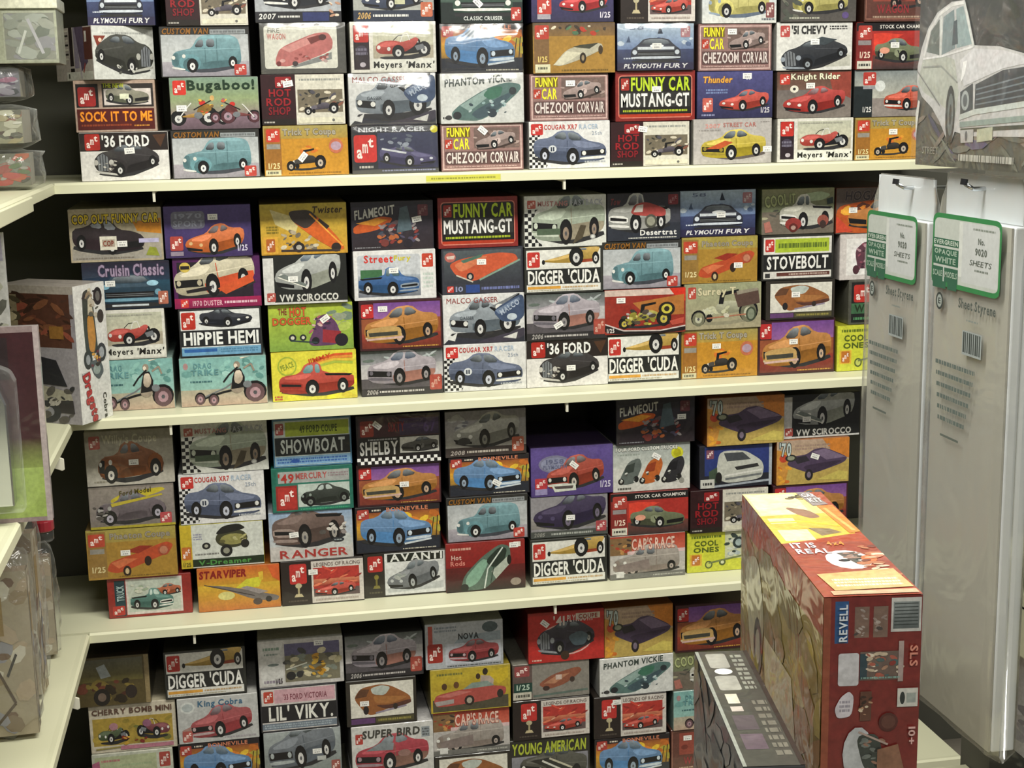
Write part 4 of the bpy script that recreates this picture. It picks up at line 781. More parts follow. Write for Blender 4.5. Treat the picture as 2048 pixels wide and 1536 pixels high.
@D('purple58', '4c3c78', 'purple kit box with red and white 1950s car', 'red and white car purple box', top='4a3c60')
def _(a):
    a.grad(0,0,175,100,'5c4c8c','4c3c74'); a.ell(50,34,34,18,'74748c',n=18).ell(50,34,29,14,'8488a0',n=18).t('1958',32,24,70,34,'606480').t('PLYMOUTH',26,36,76,44,'606480'); a.car('muscle',38,88,118,'a8402c',win='4c2c24',trim='d4d4cc',sy=1.2,rot=-6,hub='b8b0a4'); a.poly([(42,76),(94,76),(96,90),(50,92)],'c8ccc0').poly([(48,80),(90,80),(88,86),(52,86)],'4c4444'); a.logo(8,62,26,22,'b0343c').rect(8,84,34,96,'8c84ac'); a.t('1/25',148,74,170,88,'ccc8dc')
@D('greypurple', '6c6c70', 'grey kit box with dark violet fastback', 'dark violet fastback box')
def _(a):
    a.rect(0,0,175,100,'8a888c').grad(0,50,175,78,'94908c','7c7874').rect(0,84,175,100,'4c504c'); a.car('sports',8,80,160,'34284c',sy=1.35,win='1c1a28',hub='6c6478',col2='241c38',trim='4c4464'); a.t('2005',6,87,30,97,'94948c',sh=.2).tiny(46,88,140,96,'a8aca4'); a.logo(148,66,24,26,'a8484c')
@D('threecars', 'a8aca4', 'pale kit box with three small cars in a row', 'three-car box')
def _(a):
    a.grad(0,0,175,50,'98a09c','bcc0b8').rect(0,50,175,100,'c8c8c0'); a.t('FOUR FORD CUSTOM TRUCKS',6,5,146,13,'dcdcd4',ol='7c847c',ow=.4); a.ell(146,22,14,13,'c4c430').ell(146,22,9,8,'a8a420'); a.tiny(10,18,60,24,'8c948c')
    for x, c, c2 in ((8,'5c6460','343c38'),(56,'b4602c','8c3c20'),(106,'2c2c30','1c1c20')):
        a.poly([(x+4,78),(x+26,36),(x+52,28),(x+58,46),(x+42,82),(x+16,86)],c).poly([(x+22,44),(x+42,38),(x+38,58),(x+16,62)],c2).ell(x+10,78,7,7,'1c1c1c').ell(x+44,74,6,7,'202020').ell(x+10,78,3,3,'a8a8a0').spots(x+6,60,x+46,84,['c8ccc4','4c4c48',c],10,4,5)
    a.tiny(10,90,40,96,'54544c').ell(156,82,6,6,'8c8c84')
@D('redwagon', '8c8880', 'kit box with pale wagon under red outlined title', 'red-titled wagon box')
def _(a):
    a.rect(0,0,175,100,'b4b0ac').grad(0,0,175,40,'a43c2c','c46450').rect(0,4,50,44,'7c6040').spots(4,8,46,40,['3c302c','b4844c','9c3c2c'],12,7,2); a.t("CAP'S RACE",50,6,150,34,'d8bcac',ol='a03424',ow=.8); a.rect(40,36,175,44,'d0b4b4'); a.car('van',10,92,150,'9c948c',win='3c3c40',sy=.8,col2='847870',hub='a89c94'); a.poly([(14,68),(90,56),(92,80),(20,86)],'7c706c').rect(0,88,175,100,'6c6c68'); a.rect(14,82,32,96,'d0d0cc').tiny(100,92,170,97,'a4a49c')
@D('orange70', '8c5428', 'orange and beige kit box with purple winged car', 'purple winged car box')
def _(a):
    a.grad(0,0,175,50,'b09884','b8a07c').rect(0,50,175,100,'b49c54'); a.poly([(110,0),(175,0),(175,46),(140,40)],'c87c30').poly([(0,20),(36,30),(20,100),(0,100)],'c0883c').spots(0,60,30,98,['d89c34','c46c28'],6,10,2); a.t("'70",6,4,34,36,'b8c4c0',ol='202c2c',ow=1.2); a.tiny(44,10,128,24,'9c8474',n=2); a.ell(16,40,10,9,'b8442c')
    a.poly([(22,54),(40,36),(70,34),(90,22),(116,20),(172,44),(164,56),(110,72),(84,78),(50,66)],'4a3c54').poly([(88,28),(116,22),(168,44),(120,48)],'74647c').poly([(40,40),(70,36),(80,48),(50,54)],'2c2830').poly([(60,60),(108,54),(166,50),(108,72),(84,78)],'382c40').ell(34,40,14,8,'2c2c28').ell(34,40,9,5,'8c9078').ell(78,80,10,13,'242024').ell(78,80,5,7,'746878').poly([(96,92),(150,74),(172,78),(172,96)],'c4b45c')
@D('bluewhite', '202028', 'deep blue kit box with white hatchback front', 'white hatchback blue box')
def _(a):
    a.rect(0,0,175,100,'20222c').grad(12,2,168,70,'2c3874','24346c').rect(168,0,175,100,'a4acb4'); a.logo(16,8,18,22,'7c4c5c'); a.poly([(40,60),(46,20),(60,12),(110,14),(150,40),(156,58),(150,84),(70,90),(44,80)],'b8bab0').poly([(58,18),(104,18),(124,36),(66,38)],'44484c').poly([(84,52),(140,46),(144,54),(90,60)],'2c2c2c').line([(60,72),(152,62)],4,'d4d4cc').line([(62,80),(150,72)],5,'6c7070').poly([(22,60),(42,50),(44,86),(24,90)],'3c4c3c').ell(46,76,8,14,'181818'); a.rect(2,78,36,99,'c4c4bc').tiny(8,84,30,94,'3c3c3c'); a.line([(36,96),(168,88)],5,'9ca4ac')
@D('olivedune', '3a3424', 'shadowed olive kit box with brown off-road machine', 'shadowed olive box', top='2a2018')
def _(a):
    a.rect(0,0,175,100,'54492a').grad(4,4,160,50,'5c5c4c','6c6434'); a.poly([(50,20),(70,14),(84,40),(60,44)],'9ca4a4'); a.spots(10,50,150,90,['4c2c20','2c2418','6c3c2c','7c6c34'],26,16,3); a.ell(60,82,20,18,'24201c').ell(60,82,10,9,'6c5c50').ell(130,74,14,14,'2c2420'); a.rect(164,0,175,100,'8c7c58')
@D('cherry', 'b0a890', 'cream kit box with small racers on yellow panel', 'cream small racers box')
def _(a):
    a.rect(0,0,175,100,'c4bca8').t('CHERRY BOMB MINI',6,8,168,20,'5c4438'); a.rect(6,28,168,86,'a48c3c').spots(8,30,166,84,['8c7c34','b49c44','6c6c34'],16,12,3); a.car('buggy',16,82,62,'4c5c3c',sy=1.2); a.car('buggy',96,76,66,'7c3c44',sy=1.2,flip=1); a.ell(48,46,9,8,'a87c84').ell(116,44,9,8,'8c5c74').spots(60,70,120,84,['7c2c24','c49c3c'],8,7,5); a.rect(60,88,168,96,'b07484'); a.line([(10,92),(60,90)],3,'94884c')
@D('palegreen', 'b0b0a0', 'pale green kit box with red logo at the right', 'pale green box')
def _(a):
    a.rect(0,0,175,100,'b8bcac').rect(6,6,140,94,'a8b08c'); a.logo(146,6,24,34,'a0443c'); a.tiny(20,12,60,20,'b07474').tiny(60,24,130,32,'98a884'); a.car('muscle',30,88,100,'8c7c84',sy=1.0); a.poly([(0,20),(16,14),(20,100),(0,100)],'a8607c')
@D('kingcobra', 'b0b0ac', 'light grey kit box with red coupe and blue title', 'red coupe blue-title box')
def _(a):
    a.rect(0,0,175,100,'b4b6b4').ell(22,20,16,13,'c8ccc8').ell(22,20,12,9,'a4acac').t('King Cobra',44,6,142,24,'3c6480',sh=.05); a.car('muscle',32,92,130,'a4484c',sy=1.15,rot=-6,win='5c3438',trim='b09c9c',col2='8c3438'); a.poly([(8,70),(28,62),(30,96),(10,98)],'a07c74').logo(8,72,22,24,'a8544c'); a.tiny(100,90,168,96,'a09ca0')
@D('whitephoto', 'bcbcb8', 'white-framed kit box with photo of yellow engined racer', 'yellow engine photo box')
def _(a):
    a.rect(0,0,175,100,'bebcb8').rect(4,4,50,96,'c8c8c4').tiny(10,12,44,22,'7c9484').tiny(12,26,40,32,'7c8c84').ell(30,52,12,3,'6c7874'); a.tiny(10,84,46,94,'8c8490'); a.rect(54,8,168,92,'74705c').rect(54,8,168,34,'5c5878').spots(56,20,166,88,['3c3c3c','b0a884','7c8478','54544c','c4bc9c'],34,11,3); a.spots(104,36,140,80,['b8882c','d0a840','7c5c20'],18,9,5); a.line([(56,64),(100,52)],3,'c4c4b4'); a.ell(66,78,10,9,'242424').ell(84,76,7,7,'2c2c2c'); a.t('1/25',34,82,48,94,'3c3438')
@D('lilviky', '24242a', 'white-framed kit box with pink strip and heavy white letters', 'pink-strip heavy-letter box')
def _(a):
    a.rect(0,0,175,100,'2a2a2e').rect(3,3,172,97,'c4c0bc'); a.logo(8,8,22,26,'b44434'); a.rect(32,5,170,36,'c49ca4').t("'33 FORD VICTORIA",52,16,152,30,'7c4450'); a.rect(3,40,172,78,'1c1c20').t("LIL' VIKY.",18,42,164,76,'dcdcd4',sh=.01); a.rect(3,81,172,95,'6c7884').tiny(8,83,160,93,'9ca8b0',n=2)
@D('greysedan', '6c7070', 'grey kit box with grey hardtop sedan', 'grey hardtop box')
def _(a):
    a.grad(0,0,175,100,'9ca4a4','7c8480'); a.car('muscle',16,84,148,'6c747c',sy=1.4,win='343c3c',rot=-6,trim='a4acac',col2='545c64'); a.rect(120,60,140,70,'b4b8b4'); a.logo(152,72,20,24,'94544c'); a.tiny(20,94,130,98,'4c5450')
@D('superbird', 'c0bebc', 'white kit box with red and grey sedan and black title', 'red sedan black-title box')
def _(a):
    a.rect(0,0,175,100,'c6c6c2').t('SUPER BIRD',22,8,146,24,'3c3c38',sh=.1,ol='8c8c84',ow=.3).logo(8,14,16,20,'a83c34'); a.rect(150,10,168,30,'8c9498').tiny(152,12,166,28,'54585c',n=3); a.car('muscle',10,92,150,'a83040',sy=1.0,col2='7c5c50',win='6c7478',trim='98848c'); a.poly([(30,48),(60,34),(90,36),(88,50)],'7c8488').ell(112,58,14,7,'8c6c64')
@D('nova', 'a8acac', 'grey-white kit box with red convertible and red logo', 'red convertible panel box')
def _(a):
    a.rect(0,0,175,100,'a8acb0').rect(6,4,16,44,'a84c40').tiny(20,6,70,20,'7c848c',n=2); a.poly([(60,50),(80,30),(170,24),(170,44)],'8c98a0').t('NOVA',74,24,120,38,'202428').ell(146,14,18,12,'4c585c'); a.logo(4,44,34,42,'982c24'); a.rect(44,46,170,92,'b8bcc4'); a.car('muscle',54,90,108,'a03c40',sy=.95,win='5c3438',hub='a4a4a0',trim='b0989c'); a.tiny(48,94,170,98,'54585c')
@D('yellowparty', '8c7c2c', 'yellow kit box with red convertible and people', 'red convertible with people box')
def _(a):
    a.rect(0,0,175,100,'b09c34').grad(4,10,170,50,'b8a434','a8902c').rect(4,70,170,98,'4c4838'); a.tiny(14,8,70,16,'6c6c34'); a.ell(30,40,6,8,'4c3420').ell(56,38,6,8,'5c3c24').ell(104,22,5,7,'3c2c20').ell(120,12,6,8,'2c241c').poly([(110,20),(140,24),(136,50),(108,46)],'a8988c').poly([(124,16),(170,4),(170,30),(150,44)],'c0a82c')
    a.poly([(6,72),(12,58),(60,50),(120,44),(166,50),(164,70),(120,80),(40,86),(12,86)],'a44c44').poly([(70,50),(90,36),(124,34),(140,46)],'7c8c84').poly([(12,62),(60,52),(90,56),(40,66)],'b86c64').ell(84,76,11,12,'2c2420').ell(84,76,6,7,'a49c8c').poly([(8,74),(50,70),(50,80),(12,84)],'9c9490').ell(152,66,7,10,'2c2824')
@D('redplym', '8c2020', 'bright red kit box with purple-black 1940s car', 'purple-black car red box', top='701818')
def _(a):
    a.rect(0,0,175,100,'b02c28').t("'41",58,8,84,28,'d0c4bc').t('PLYMOUTH',90,8,148,22,'d0c4bc').rect(110,6,166,18,'c4b8a4').t('COUPE',116,8,160,17,'8c2c24'); a.ell(86,56,62,32,'d0a49c',n=20).ell(86,56,59,29,'a8302c',n=20); a.car('sedan36',22,84,128,'2e2a38',sy=.95,hub='8c8c84',trim='8c9094'); a.poly([(90,50),(120,40),(140,50),(130,70),(104,70)],'4c5c64'); a.ell(84,88,10,9,'3c2c20'); a.tiny(8,92,30,97,'d8b0a0')
@D('greybrown', '7c7a70', 'grey kit box with small brown car and green label', 'small brown car box')
def _(a):
    a.rect(0,0,175,100,'827e76').rect(0,0,44,100,'5c4c48').logo(4,4,34,30,'8c4444').rect(2,52,44,82,'1c3c34').t('1/25',8,56,38,72,'b0c4b4').rect(0,78,42,99,'c0bcac').tiny(6,82,38,95,'54544c'); a.poly([(56,60),(90,34),(150,16),(160,30),(120,64),(80,76)],'86503c').poly([(70,58),(100,38),(130,34),(96,60)],'a8785c').rect(98,36,112,50,'c8b4a8').ell(76,72,8,7,'3c2c28').ell(136,52,6,8,'3c302c'); a.line([(46,92),(172,84)],6,'5c6c64')
@D('youngam', '34342c', 'dark kit box with lime lettering and striped racer', 'lime-lettered box')
def _(a):
    a.rect(0,0,175,100,'2a2824').t('YOUNG AMERICAN',4,6,166,30,'a8b43c',ol='4c5418',ow=.6,sh=.05); a.grad(4,34,171,100,'84848c','54545c'); a.car('muscle',20,98,140,'4c4c44',sy=1.2,rot=6); a.poly([(44,44),(90,40),(130,66),(100,70)],'2c2c28').line([(70,46),(116,70)],4,'c4c4bc').line([(86,42),(136,66)],4,'b8b4a0')
@D('avanti', '26241c', 'white kit box with black strip and silver-grey coupe', 'silver-grey coupe box')
def _(a):
    a.rect(0,0,175,100,'2a2620').rect(44,2,174,97,'d0d2d0'); a.logo(8,6,32,36,'a82c28'); a.ell(26,54,5,6,'7c7434').rect(24,58,28,74,'6c6430').poly([(18,80),(34,80),(31,73),(21,73)],'7c7438'); a.tiny(10,86,38,92,'54503c')
    a.rect(50,4,170,22,'20241e').t('AVANTI',56,4,168,21,'d8dad4'); a.poly([(50,82),(170,72),(170,88),(50,92)],'b4b8b8'); a.car('sports',52,84,110,'787c80',sy=1.45,rot=-5,win='3c4448',hub='a0a4a4',col2='5c6064',trim='b4b8b8'); a.spots(58,44,90,62,['a4a8a4','8c9490'],6,9,3)

# ---------------------------------------------------------------- layout: shelf, boxes bottom to top (artwork, x, width, height, sticker u v angle)
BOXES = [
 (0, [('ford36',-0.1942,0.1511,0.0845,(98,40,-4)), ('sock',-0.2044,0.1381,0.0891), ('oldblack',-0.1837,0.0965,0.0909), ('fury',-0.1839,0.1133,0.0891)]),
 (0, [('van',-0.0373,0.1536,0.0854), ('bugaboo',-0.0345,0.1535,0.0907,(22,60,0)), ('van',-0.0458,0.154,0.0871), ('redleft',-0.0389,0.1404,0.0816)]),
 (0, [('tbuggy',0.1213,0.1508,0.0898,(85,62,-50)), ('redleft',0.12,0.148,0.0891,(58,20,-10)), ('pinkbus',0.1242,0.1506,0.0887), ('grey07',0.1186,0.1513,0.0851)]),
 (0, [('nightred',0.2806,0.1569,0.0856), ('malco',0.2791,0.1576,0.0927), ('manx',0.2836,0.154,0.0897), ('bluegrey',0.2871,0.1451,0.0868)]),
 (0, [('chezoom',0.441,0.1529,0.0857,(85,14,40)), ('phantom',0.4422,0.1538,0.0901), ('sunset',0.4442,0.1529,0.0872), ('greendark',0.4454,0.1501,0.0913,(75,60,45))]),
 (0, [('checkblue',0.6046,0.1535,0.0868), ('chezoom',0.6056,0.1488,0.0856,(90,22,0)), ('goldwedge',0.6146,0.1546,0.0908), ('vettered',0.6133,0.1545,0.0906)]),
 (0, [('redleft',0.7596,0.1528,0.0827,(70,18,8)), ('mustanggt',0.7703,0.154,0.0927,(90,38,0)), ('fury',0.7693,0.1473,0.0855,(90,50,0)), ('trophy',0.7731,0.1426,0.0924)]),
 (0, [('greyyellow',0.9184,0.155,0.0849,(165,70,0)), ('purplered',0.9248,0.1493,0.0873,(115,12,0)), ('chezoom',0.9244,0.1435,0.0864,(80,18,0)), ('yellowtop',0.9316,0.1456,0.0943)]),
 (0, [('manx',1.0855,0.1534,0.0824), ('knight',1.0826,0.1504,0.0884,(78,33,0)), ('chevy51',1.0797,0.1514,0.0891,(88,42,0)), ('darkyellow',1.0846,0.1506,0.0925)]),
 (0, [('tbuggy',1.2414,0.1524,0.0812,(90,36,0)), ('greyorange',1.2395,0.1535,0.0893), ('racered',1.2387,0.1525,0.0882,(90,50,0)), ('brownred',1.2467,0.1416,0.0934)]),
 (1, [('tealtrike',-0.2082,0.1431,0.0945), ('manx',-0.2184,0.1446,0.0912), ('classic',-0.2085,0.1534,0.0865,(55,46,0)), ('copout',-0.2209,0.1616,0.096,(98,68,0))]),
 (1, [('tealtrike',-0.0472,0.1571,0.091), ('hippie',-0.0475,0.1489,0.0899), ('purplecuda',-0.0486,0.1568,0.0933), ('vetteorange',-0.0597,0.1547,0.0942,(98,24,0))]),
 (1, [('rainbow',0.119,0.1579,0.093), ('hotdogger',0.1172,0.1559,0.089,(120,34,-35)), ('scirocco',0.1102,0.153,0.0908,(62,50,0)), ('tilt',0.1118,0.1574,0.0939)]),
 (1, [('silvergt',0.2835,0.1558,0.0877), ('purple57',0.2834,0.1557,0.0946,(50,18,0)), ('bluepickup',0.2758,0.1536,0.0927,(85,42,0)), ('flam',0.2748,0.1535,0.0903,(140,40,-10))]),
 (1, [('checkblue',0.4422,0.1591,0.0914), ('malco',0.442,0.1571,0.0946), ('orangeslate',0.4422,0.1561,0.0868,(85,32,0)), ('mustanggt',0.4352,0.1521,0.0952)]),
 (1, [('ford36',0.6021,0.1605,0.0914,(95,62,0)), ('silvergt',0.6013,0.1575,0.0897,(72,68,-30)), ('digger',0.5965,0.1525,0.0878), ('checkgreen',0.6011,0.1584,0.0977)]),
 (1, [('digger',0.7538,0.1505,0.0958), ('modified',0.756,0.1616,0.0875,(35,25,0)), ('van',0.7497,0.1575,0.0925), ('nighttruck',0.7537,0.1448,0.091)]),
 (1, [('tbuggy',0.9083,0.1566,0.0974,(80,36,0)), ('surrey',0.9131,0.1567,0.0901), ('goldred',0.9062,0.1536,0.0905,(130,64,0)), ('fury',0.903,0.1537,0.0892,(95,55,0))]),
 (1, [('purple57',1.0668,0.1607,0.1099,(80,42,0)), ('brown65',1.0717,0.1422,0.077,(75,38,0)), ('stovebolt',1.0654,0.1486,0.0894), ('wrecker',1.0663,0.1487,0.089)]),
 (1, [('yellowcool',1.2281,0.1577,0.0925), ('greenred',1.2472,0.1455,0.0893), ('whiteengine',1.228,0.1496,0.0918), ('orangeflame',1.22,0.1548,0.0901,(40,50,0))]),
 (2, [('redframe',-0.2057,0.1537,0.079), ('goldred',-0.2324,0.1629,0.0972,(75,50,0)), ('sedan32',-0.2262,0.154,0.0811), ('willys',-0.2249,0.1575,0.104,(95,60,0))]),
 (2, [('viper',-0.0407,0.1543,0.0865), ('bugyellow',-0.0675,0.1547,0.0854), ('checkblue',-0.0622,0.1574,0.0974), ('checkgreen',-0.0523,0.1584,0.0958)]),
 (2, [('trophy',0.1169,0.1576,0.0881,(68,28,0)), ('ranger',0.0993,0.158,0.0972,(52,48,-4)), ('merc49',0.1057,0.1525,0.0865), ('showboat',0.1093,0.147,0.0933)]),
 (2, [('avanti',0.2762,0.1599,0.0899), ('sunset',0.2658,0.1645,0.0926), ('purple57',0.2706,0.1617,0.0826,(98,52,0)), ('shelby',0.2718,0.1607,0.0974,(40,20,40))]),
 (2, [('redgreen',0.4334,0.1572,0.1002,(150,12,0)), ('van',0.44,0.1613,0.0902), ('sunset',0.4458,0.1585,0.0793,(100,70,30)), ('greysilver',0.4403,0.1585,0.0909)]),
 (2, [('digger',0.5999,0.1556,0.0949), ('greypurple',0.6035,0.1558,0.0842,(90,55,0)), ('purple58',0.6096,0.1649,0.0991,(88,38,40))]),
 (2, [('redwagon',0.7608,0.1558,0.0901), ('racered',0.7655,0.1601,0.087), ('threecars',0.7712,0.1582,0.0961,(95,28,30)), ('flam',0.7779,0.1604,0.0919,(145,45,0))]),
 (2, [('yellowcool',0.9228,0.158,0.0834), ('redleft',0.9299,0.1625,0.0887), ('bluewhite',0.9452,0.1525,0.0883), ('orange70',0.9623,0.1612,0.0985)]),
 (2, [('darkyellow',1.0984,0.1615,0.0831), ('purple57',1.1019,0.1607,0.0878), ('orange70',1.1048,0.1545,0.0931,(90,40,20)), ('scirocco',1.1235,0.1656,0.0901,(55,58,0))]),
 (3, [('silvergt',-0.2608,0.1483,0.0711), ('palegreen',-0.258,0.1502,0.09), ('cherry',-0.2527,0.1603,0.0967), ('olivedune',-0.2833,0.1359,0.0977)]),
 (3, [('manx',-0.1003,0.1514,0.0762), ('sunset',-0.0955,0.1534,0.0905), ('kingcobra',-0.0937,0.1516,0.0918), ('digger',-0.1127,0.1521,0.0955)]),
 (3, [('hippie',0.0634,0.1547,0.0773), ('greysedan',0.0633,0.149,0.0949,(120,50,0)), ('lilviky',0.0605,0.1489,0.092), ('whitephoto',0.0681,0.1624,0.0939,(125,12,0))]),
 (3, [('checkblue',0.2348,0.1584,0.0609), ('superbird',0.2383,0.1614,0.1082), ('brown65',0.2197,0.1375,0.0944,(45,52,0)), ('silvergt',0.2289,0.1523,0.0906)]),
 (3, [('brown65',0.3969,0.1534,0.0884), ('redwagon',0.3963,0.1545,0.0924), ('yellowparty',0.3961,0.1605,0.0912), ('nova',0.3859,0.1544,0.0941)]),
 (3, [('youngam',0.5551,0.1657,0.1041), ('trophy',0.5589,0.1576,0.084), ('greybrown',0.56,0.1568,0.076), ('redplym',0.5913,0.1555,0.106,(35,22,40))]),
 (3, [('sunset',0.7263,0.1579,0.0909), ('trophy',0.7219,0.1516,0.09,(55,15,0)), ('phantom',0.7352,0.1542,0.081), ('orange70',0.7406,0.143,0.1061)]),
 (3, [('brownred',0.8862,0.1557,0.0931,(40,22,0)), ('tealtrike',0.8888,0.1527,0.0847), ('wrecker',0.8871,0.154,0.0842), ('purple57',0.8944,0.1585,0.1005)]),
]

# ------------------------------------------------------------------ the room shell
def slab(name, x0, x1, y0, y1, z0, z1, mat, kind='structure', bevel=0.0):
    m = MB(); m.box(x0, x1, y0, y1, z0, z1)
    o = m.build(name, mat, bevel=bevel)
    if kind: o['kind'] = kind
    return o
slab('floor', -0.72, 2.4, -4.2, 0.42, -0.05, 0.0, M_FLOOR)
slab('wall_back', -0.72, 2.4, 0.365, 0.42, 0.0, 2.3, M_BACK)
slab('wall_left', -0.76, -0.70, -4.2, 0.42, 0.0, 2.3, M_BACK)

# ------------------------------------------------------------------ shelves
LEVELS = [1.378, 0.961, 0.563, 0.140, 1.800]  # last level: unseen shelves above the view, added to cast shade
SHELF_WORD = ['top', 'second', 'third', 'bottom', 'added shade-casting uppermost']
def back_shelf(i, ztop, brackets):
    root = empty('store_shelf', (0, 0, ztop))
    lab = 'long cream metal shelf, %s of those holding the stacked kit boxes' % SHELF_WORD[i] if i < 4 else 'unseen cream metal shelf added above the highest row to shade it'
    tag(root, lab, 'shelf', 'cream shelves along the back wall')
    m = MB(); m.box(-0.698, 1.42, 0.012, 0.36, -0.012, 0.0); m.build('board', M_CREAM, root)
    m = MB(); m.prism([(0.0, -0.0175), (0.012, -0.0175), (0.012, 0.0), (0.004, 0.0008), (0.0, -0.003)], 'x', -0.312, 1.42); m.build('front_lip', M_CREAM, root)
    for x in brackets:
        m = MB(); m.prism([(0.004, -0.036), (0.012, -0.036), (0.016, -0.022), (0.35, -0.024), (0.35, -0.013), (0.004, -0.018)], 'x', x - 0.0022, x + 0.0022)
        m.build('bracket', M_BRACKET, root)
for i, z in enumerate(LEVELS):
    back_shelf(i, z, [(-0.147, 0.586), (-0.144, 0.586), (-0.126, 0.558), (-0.13, 0.57), (-0.147, 0.586)][i])
def left_shelf(i, ztop, ys, rail):
    root = empty('side_shelf', (-0.312, 0, ztop))
    tag(root, 'cream metal side shelf running forward from the left corner, %s level' % SHELF_WORD[i], 'shelf', 'cream shelves along the left wall')
    m = MB(); m.box(-0.386, -0.012, -1.25, 0.0, -0.012, 0.0); m.build('board', M_CREAM, root)
    m = MB(); m.prism([(0.0, -0.0175), (-0.012, -0.0175), (-0.012, 0.0), (-0.004, 0.0008), (0.0, -0.003)], 'y', -1.25, 0.0); m.build('front_lip', M_CREAM, root)
    if rail:
        m = MB(); m.prism([(0.0, -0.026), (0.002, -0.027), (0.003, -0.026), (0.003, -0.006), (0.0, -0.004)], 'y', -1.25, rail); m.build('price_rail', M_CREAM, root, bevel=0.0015)
    for y in ys:
        m = MB(); m.prism([(-0.012, -0.014), (0.002, -0.018), (0.006, -0.020), (0.006, -0.038), (0.002, -0.040), (-0.012, -0.034)], 'y', y - 0.002, y + 0.002)
        m.build('bracket', M_BRACKET, root, bevel=0.001)
left_shelf(0, LEVELS[0], (-0.9,), -0.30)
left_shelf(1, LEVELS[1], (-0.205, -0.9), None)
left_shelf(2, LEVELS[2], (-0.25, -0.9), None)
left_shelf(4, LEVELS[4], (-0.9,), None)  # unseen side shelf, added only to shade the left corner below

a = Art(150, 12)
a.rect(0, 0, 150, 12, 'c9c84e').tiny(10, 3, 140, 8, '8f8f34', seed=9).rect(0, 10, 150, 12, 'd6d686')
me = a.mesh('price_strip'); me.materials.append(M_PRINT_MATT)
o = link(bpy.data.objects.new('price_strip', me)); o.location = (0.3985, -0.0006, 1.3622); o.scale = (0.136, 1, 0.0115)
tag(o, 'faded yellow price strip stuck on the top shelf edge', 'label')

# ------------------------------------------------------------------ the stacked kit boxes
STICK = Art(20, 12)
STICK.rect(0, 0, 20, 12, 'e6e6e0').tiny(3, 2, 17, 5, 'b0b0b0', seed=2).tiny(4, 6, 16, 10.5, '9a9a9a', seed=4)
STICK_ME = STICK.mesh('price_sticker'); STICK_ME.materials.append(M_PRINT_MATT)
PRINTS = {}
def print_mesh(name):
    if name not in PRINTS:
        a = Art(); DES[name][0](a)
        me = a.mesh('front_print'); me.materials.append(M_PRINT); PRINTS[name] = (me, a.n * a.step)
    return PRINTS[name]
def art_panel(name, art, parent, origin, ux, uz, mat):
    """prints on a flat face: origin = lower left corner, ux / uz = full width / height vectors (art faces ux x uz)"""
    me = art.mesh(name); me.materials.append(mat)
    ux, uz = Vector(ux), Vector(uz); n = ux.cross(uz).normalized()
    # art space: x -0.5..0.5, y = -layer, z 0..1 ; outward normal is -y
    for v in me.vertices:
        c = v.co.copy()
        v.co = Vector(origin) + ux * (c.x + 0.5) + uz * c.z + n * (-c.y + 0.0003)
    me.update()
    return link(bpy.data.objects.new(name, me), parent)
def carton_mesh(w, d, h, side, top):
    m = MB(); m.box(-w/2, w/2, 0, d, 0, h, cols=[side, mul(side, .6), mul(side, .6), mul(side, .6), top, mul(side, .6)])  # all but front and top darkened so gaps between stacks look shaded
    me = m.mesh('carton'); me.materials.append(M_PRINT); return me
def kit_box(name, x, y, z, w, d, h, rz, sticker=None):
    fn, side, desc, short, top = DES[name]
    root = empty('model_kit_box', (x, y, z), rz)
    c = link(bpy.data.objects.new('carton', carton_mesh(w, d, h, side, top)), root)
    b = c.modifiers.new('soft_edges', 'BEVEL'); b.width = 0.0012; b.segments = 1
    me, thick = print_mesh(name)
    p = link(bpy.data.objects.new('front_print', me), root)
    p.location = (0, -0.0003, 0.0007); p.scale = (w - 0.0014, 1, h - 0.0014)
    if sticker:
        u, v, ang = sticker
        s = link(bpy.data.objects.new('price_sticker', STICK_ME), root)
        s.location = ((u / 175 - .5) * w, -0.0006 - thick, (1 - v / 100) * h - 0.004)
        s.scale = (0.0175, 1, 0.0105); s.rotation_euler = (0, math.radians(ang), 0)
    return root

def shrink_film(root, w, h, v0, v1, depth):
    """loose film over the front; it leans back to the top edge from a slanting crease (height v0 at left, v1 at right)"""
    m = MB(); nx, nz = 18, 20
    for j in range(nz + 1):
        for i in range(nx + 1):
            u, v = i / nx, j / nz
            e = min(1, min(u, 1 - u, v, 1 - v) * 14)
            vc = v0 + (v1 - v0) * u
            lean = depth if v < vc else depth * max(0.0, (1 - v) / max(1 - vc, .05))
            m.v.append(((u - .5) * w, -0.0022 - lean * e ** .5 - 0.0004 * math.sin(u * 19 + v * 7), v * h))
    for j in range(nz):
        for i in range(nx):
            k = j * (nx + 1) + i; m.f.append((k, k + 1, k + nx + 2, k + nx + 1)); m.c.append(None)
    return m.build('shrink_film', M_SHRINK, root, smooth=True)
FILM = {(0, 'pinkbus', 2): (.88, .90, .003), (0, 'manx', 3): (.76, .70, .0075), (0, 'malco', 3): (.86, .68, .0095), (0, 'sunset', 4): (.55, .78, .009), (0, 'phantom', 4): (.82, .86, .0042), (0, 'nightred', 3): (.88, .88, .003), (0, 'fury', 6): (.86, .86, .0035)}
placed = []
col_i = {}
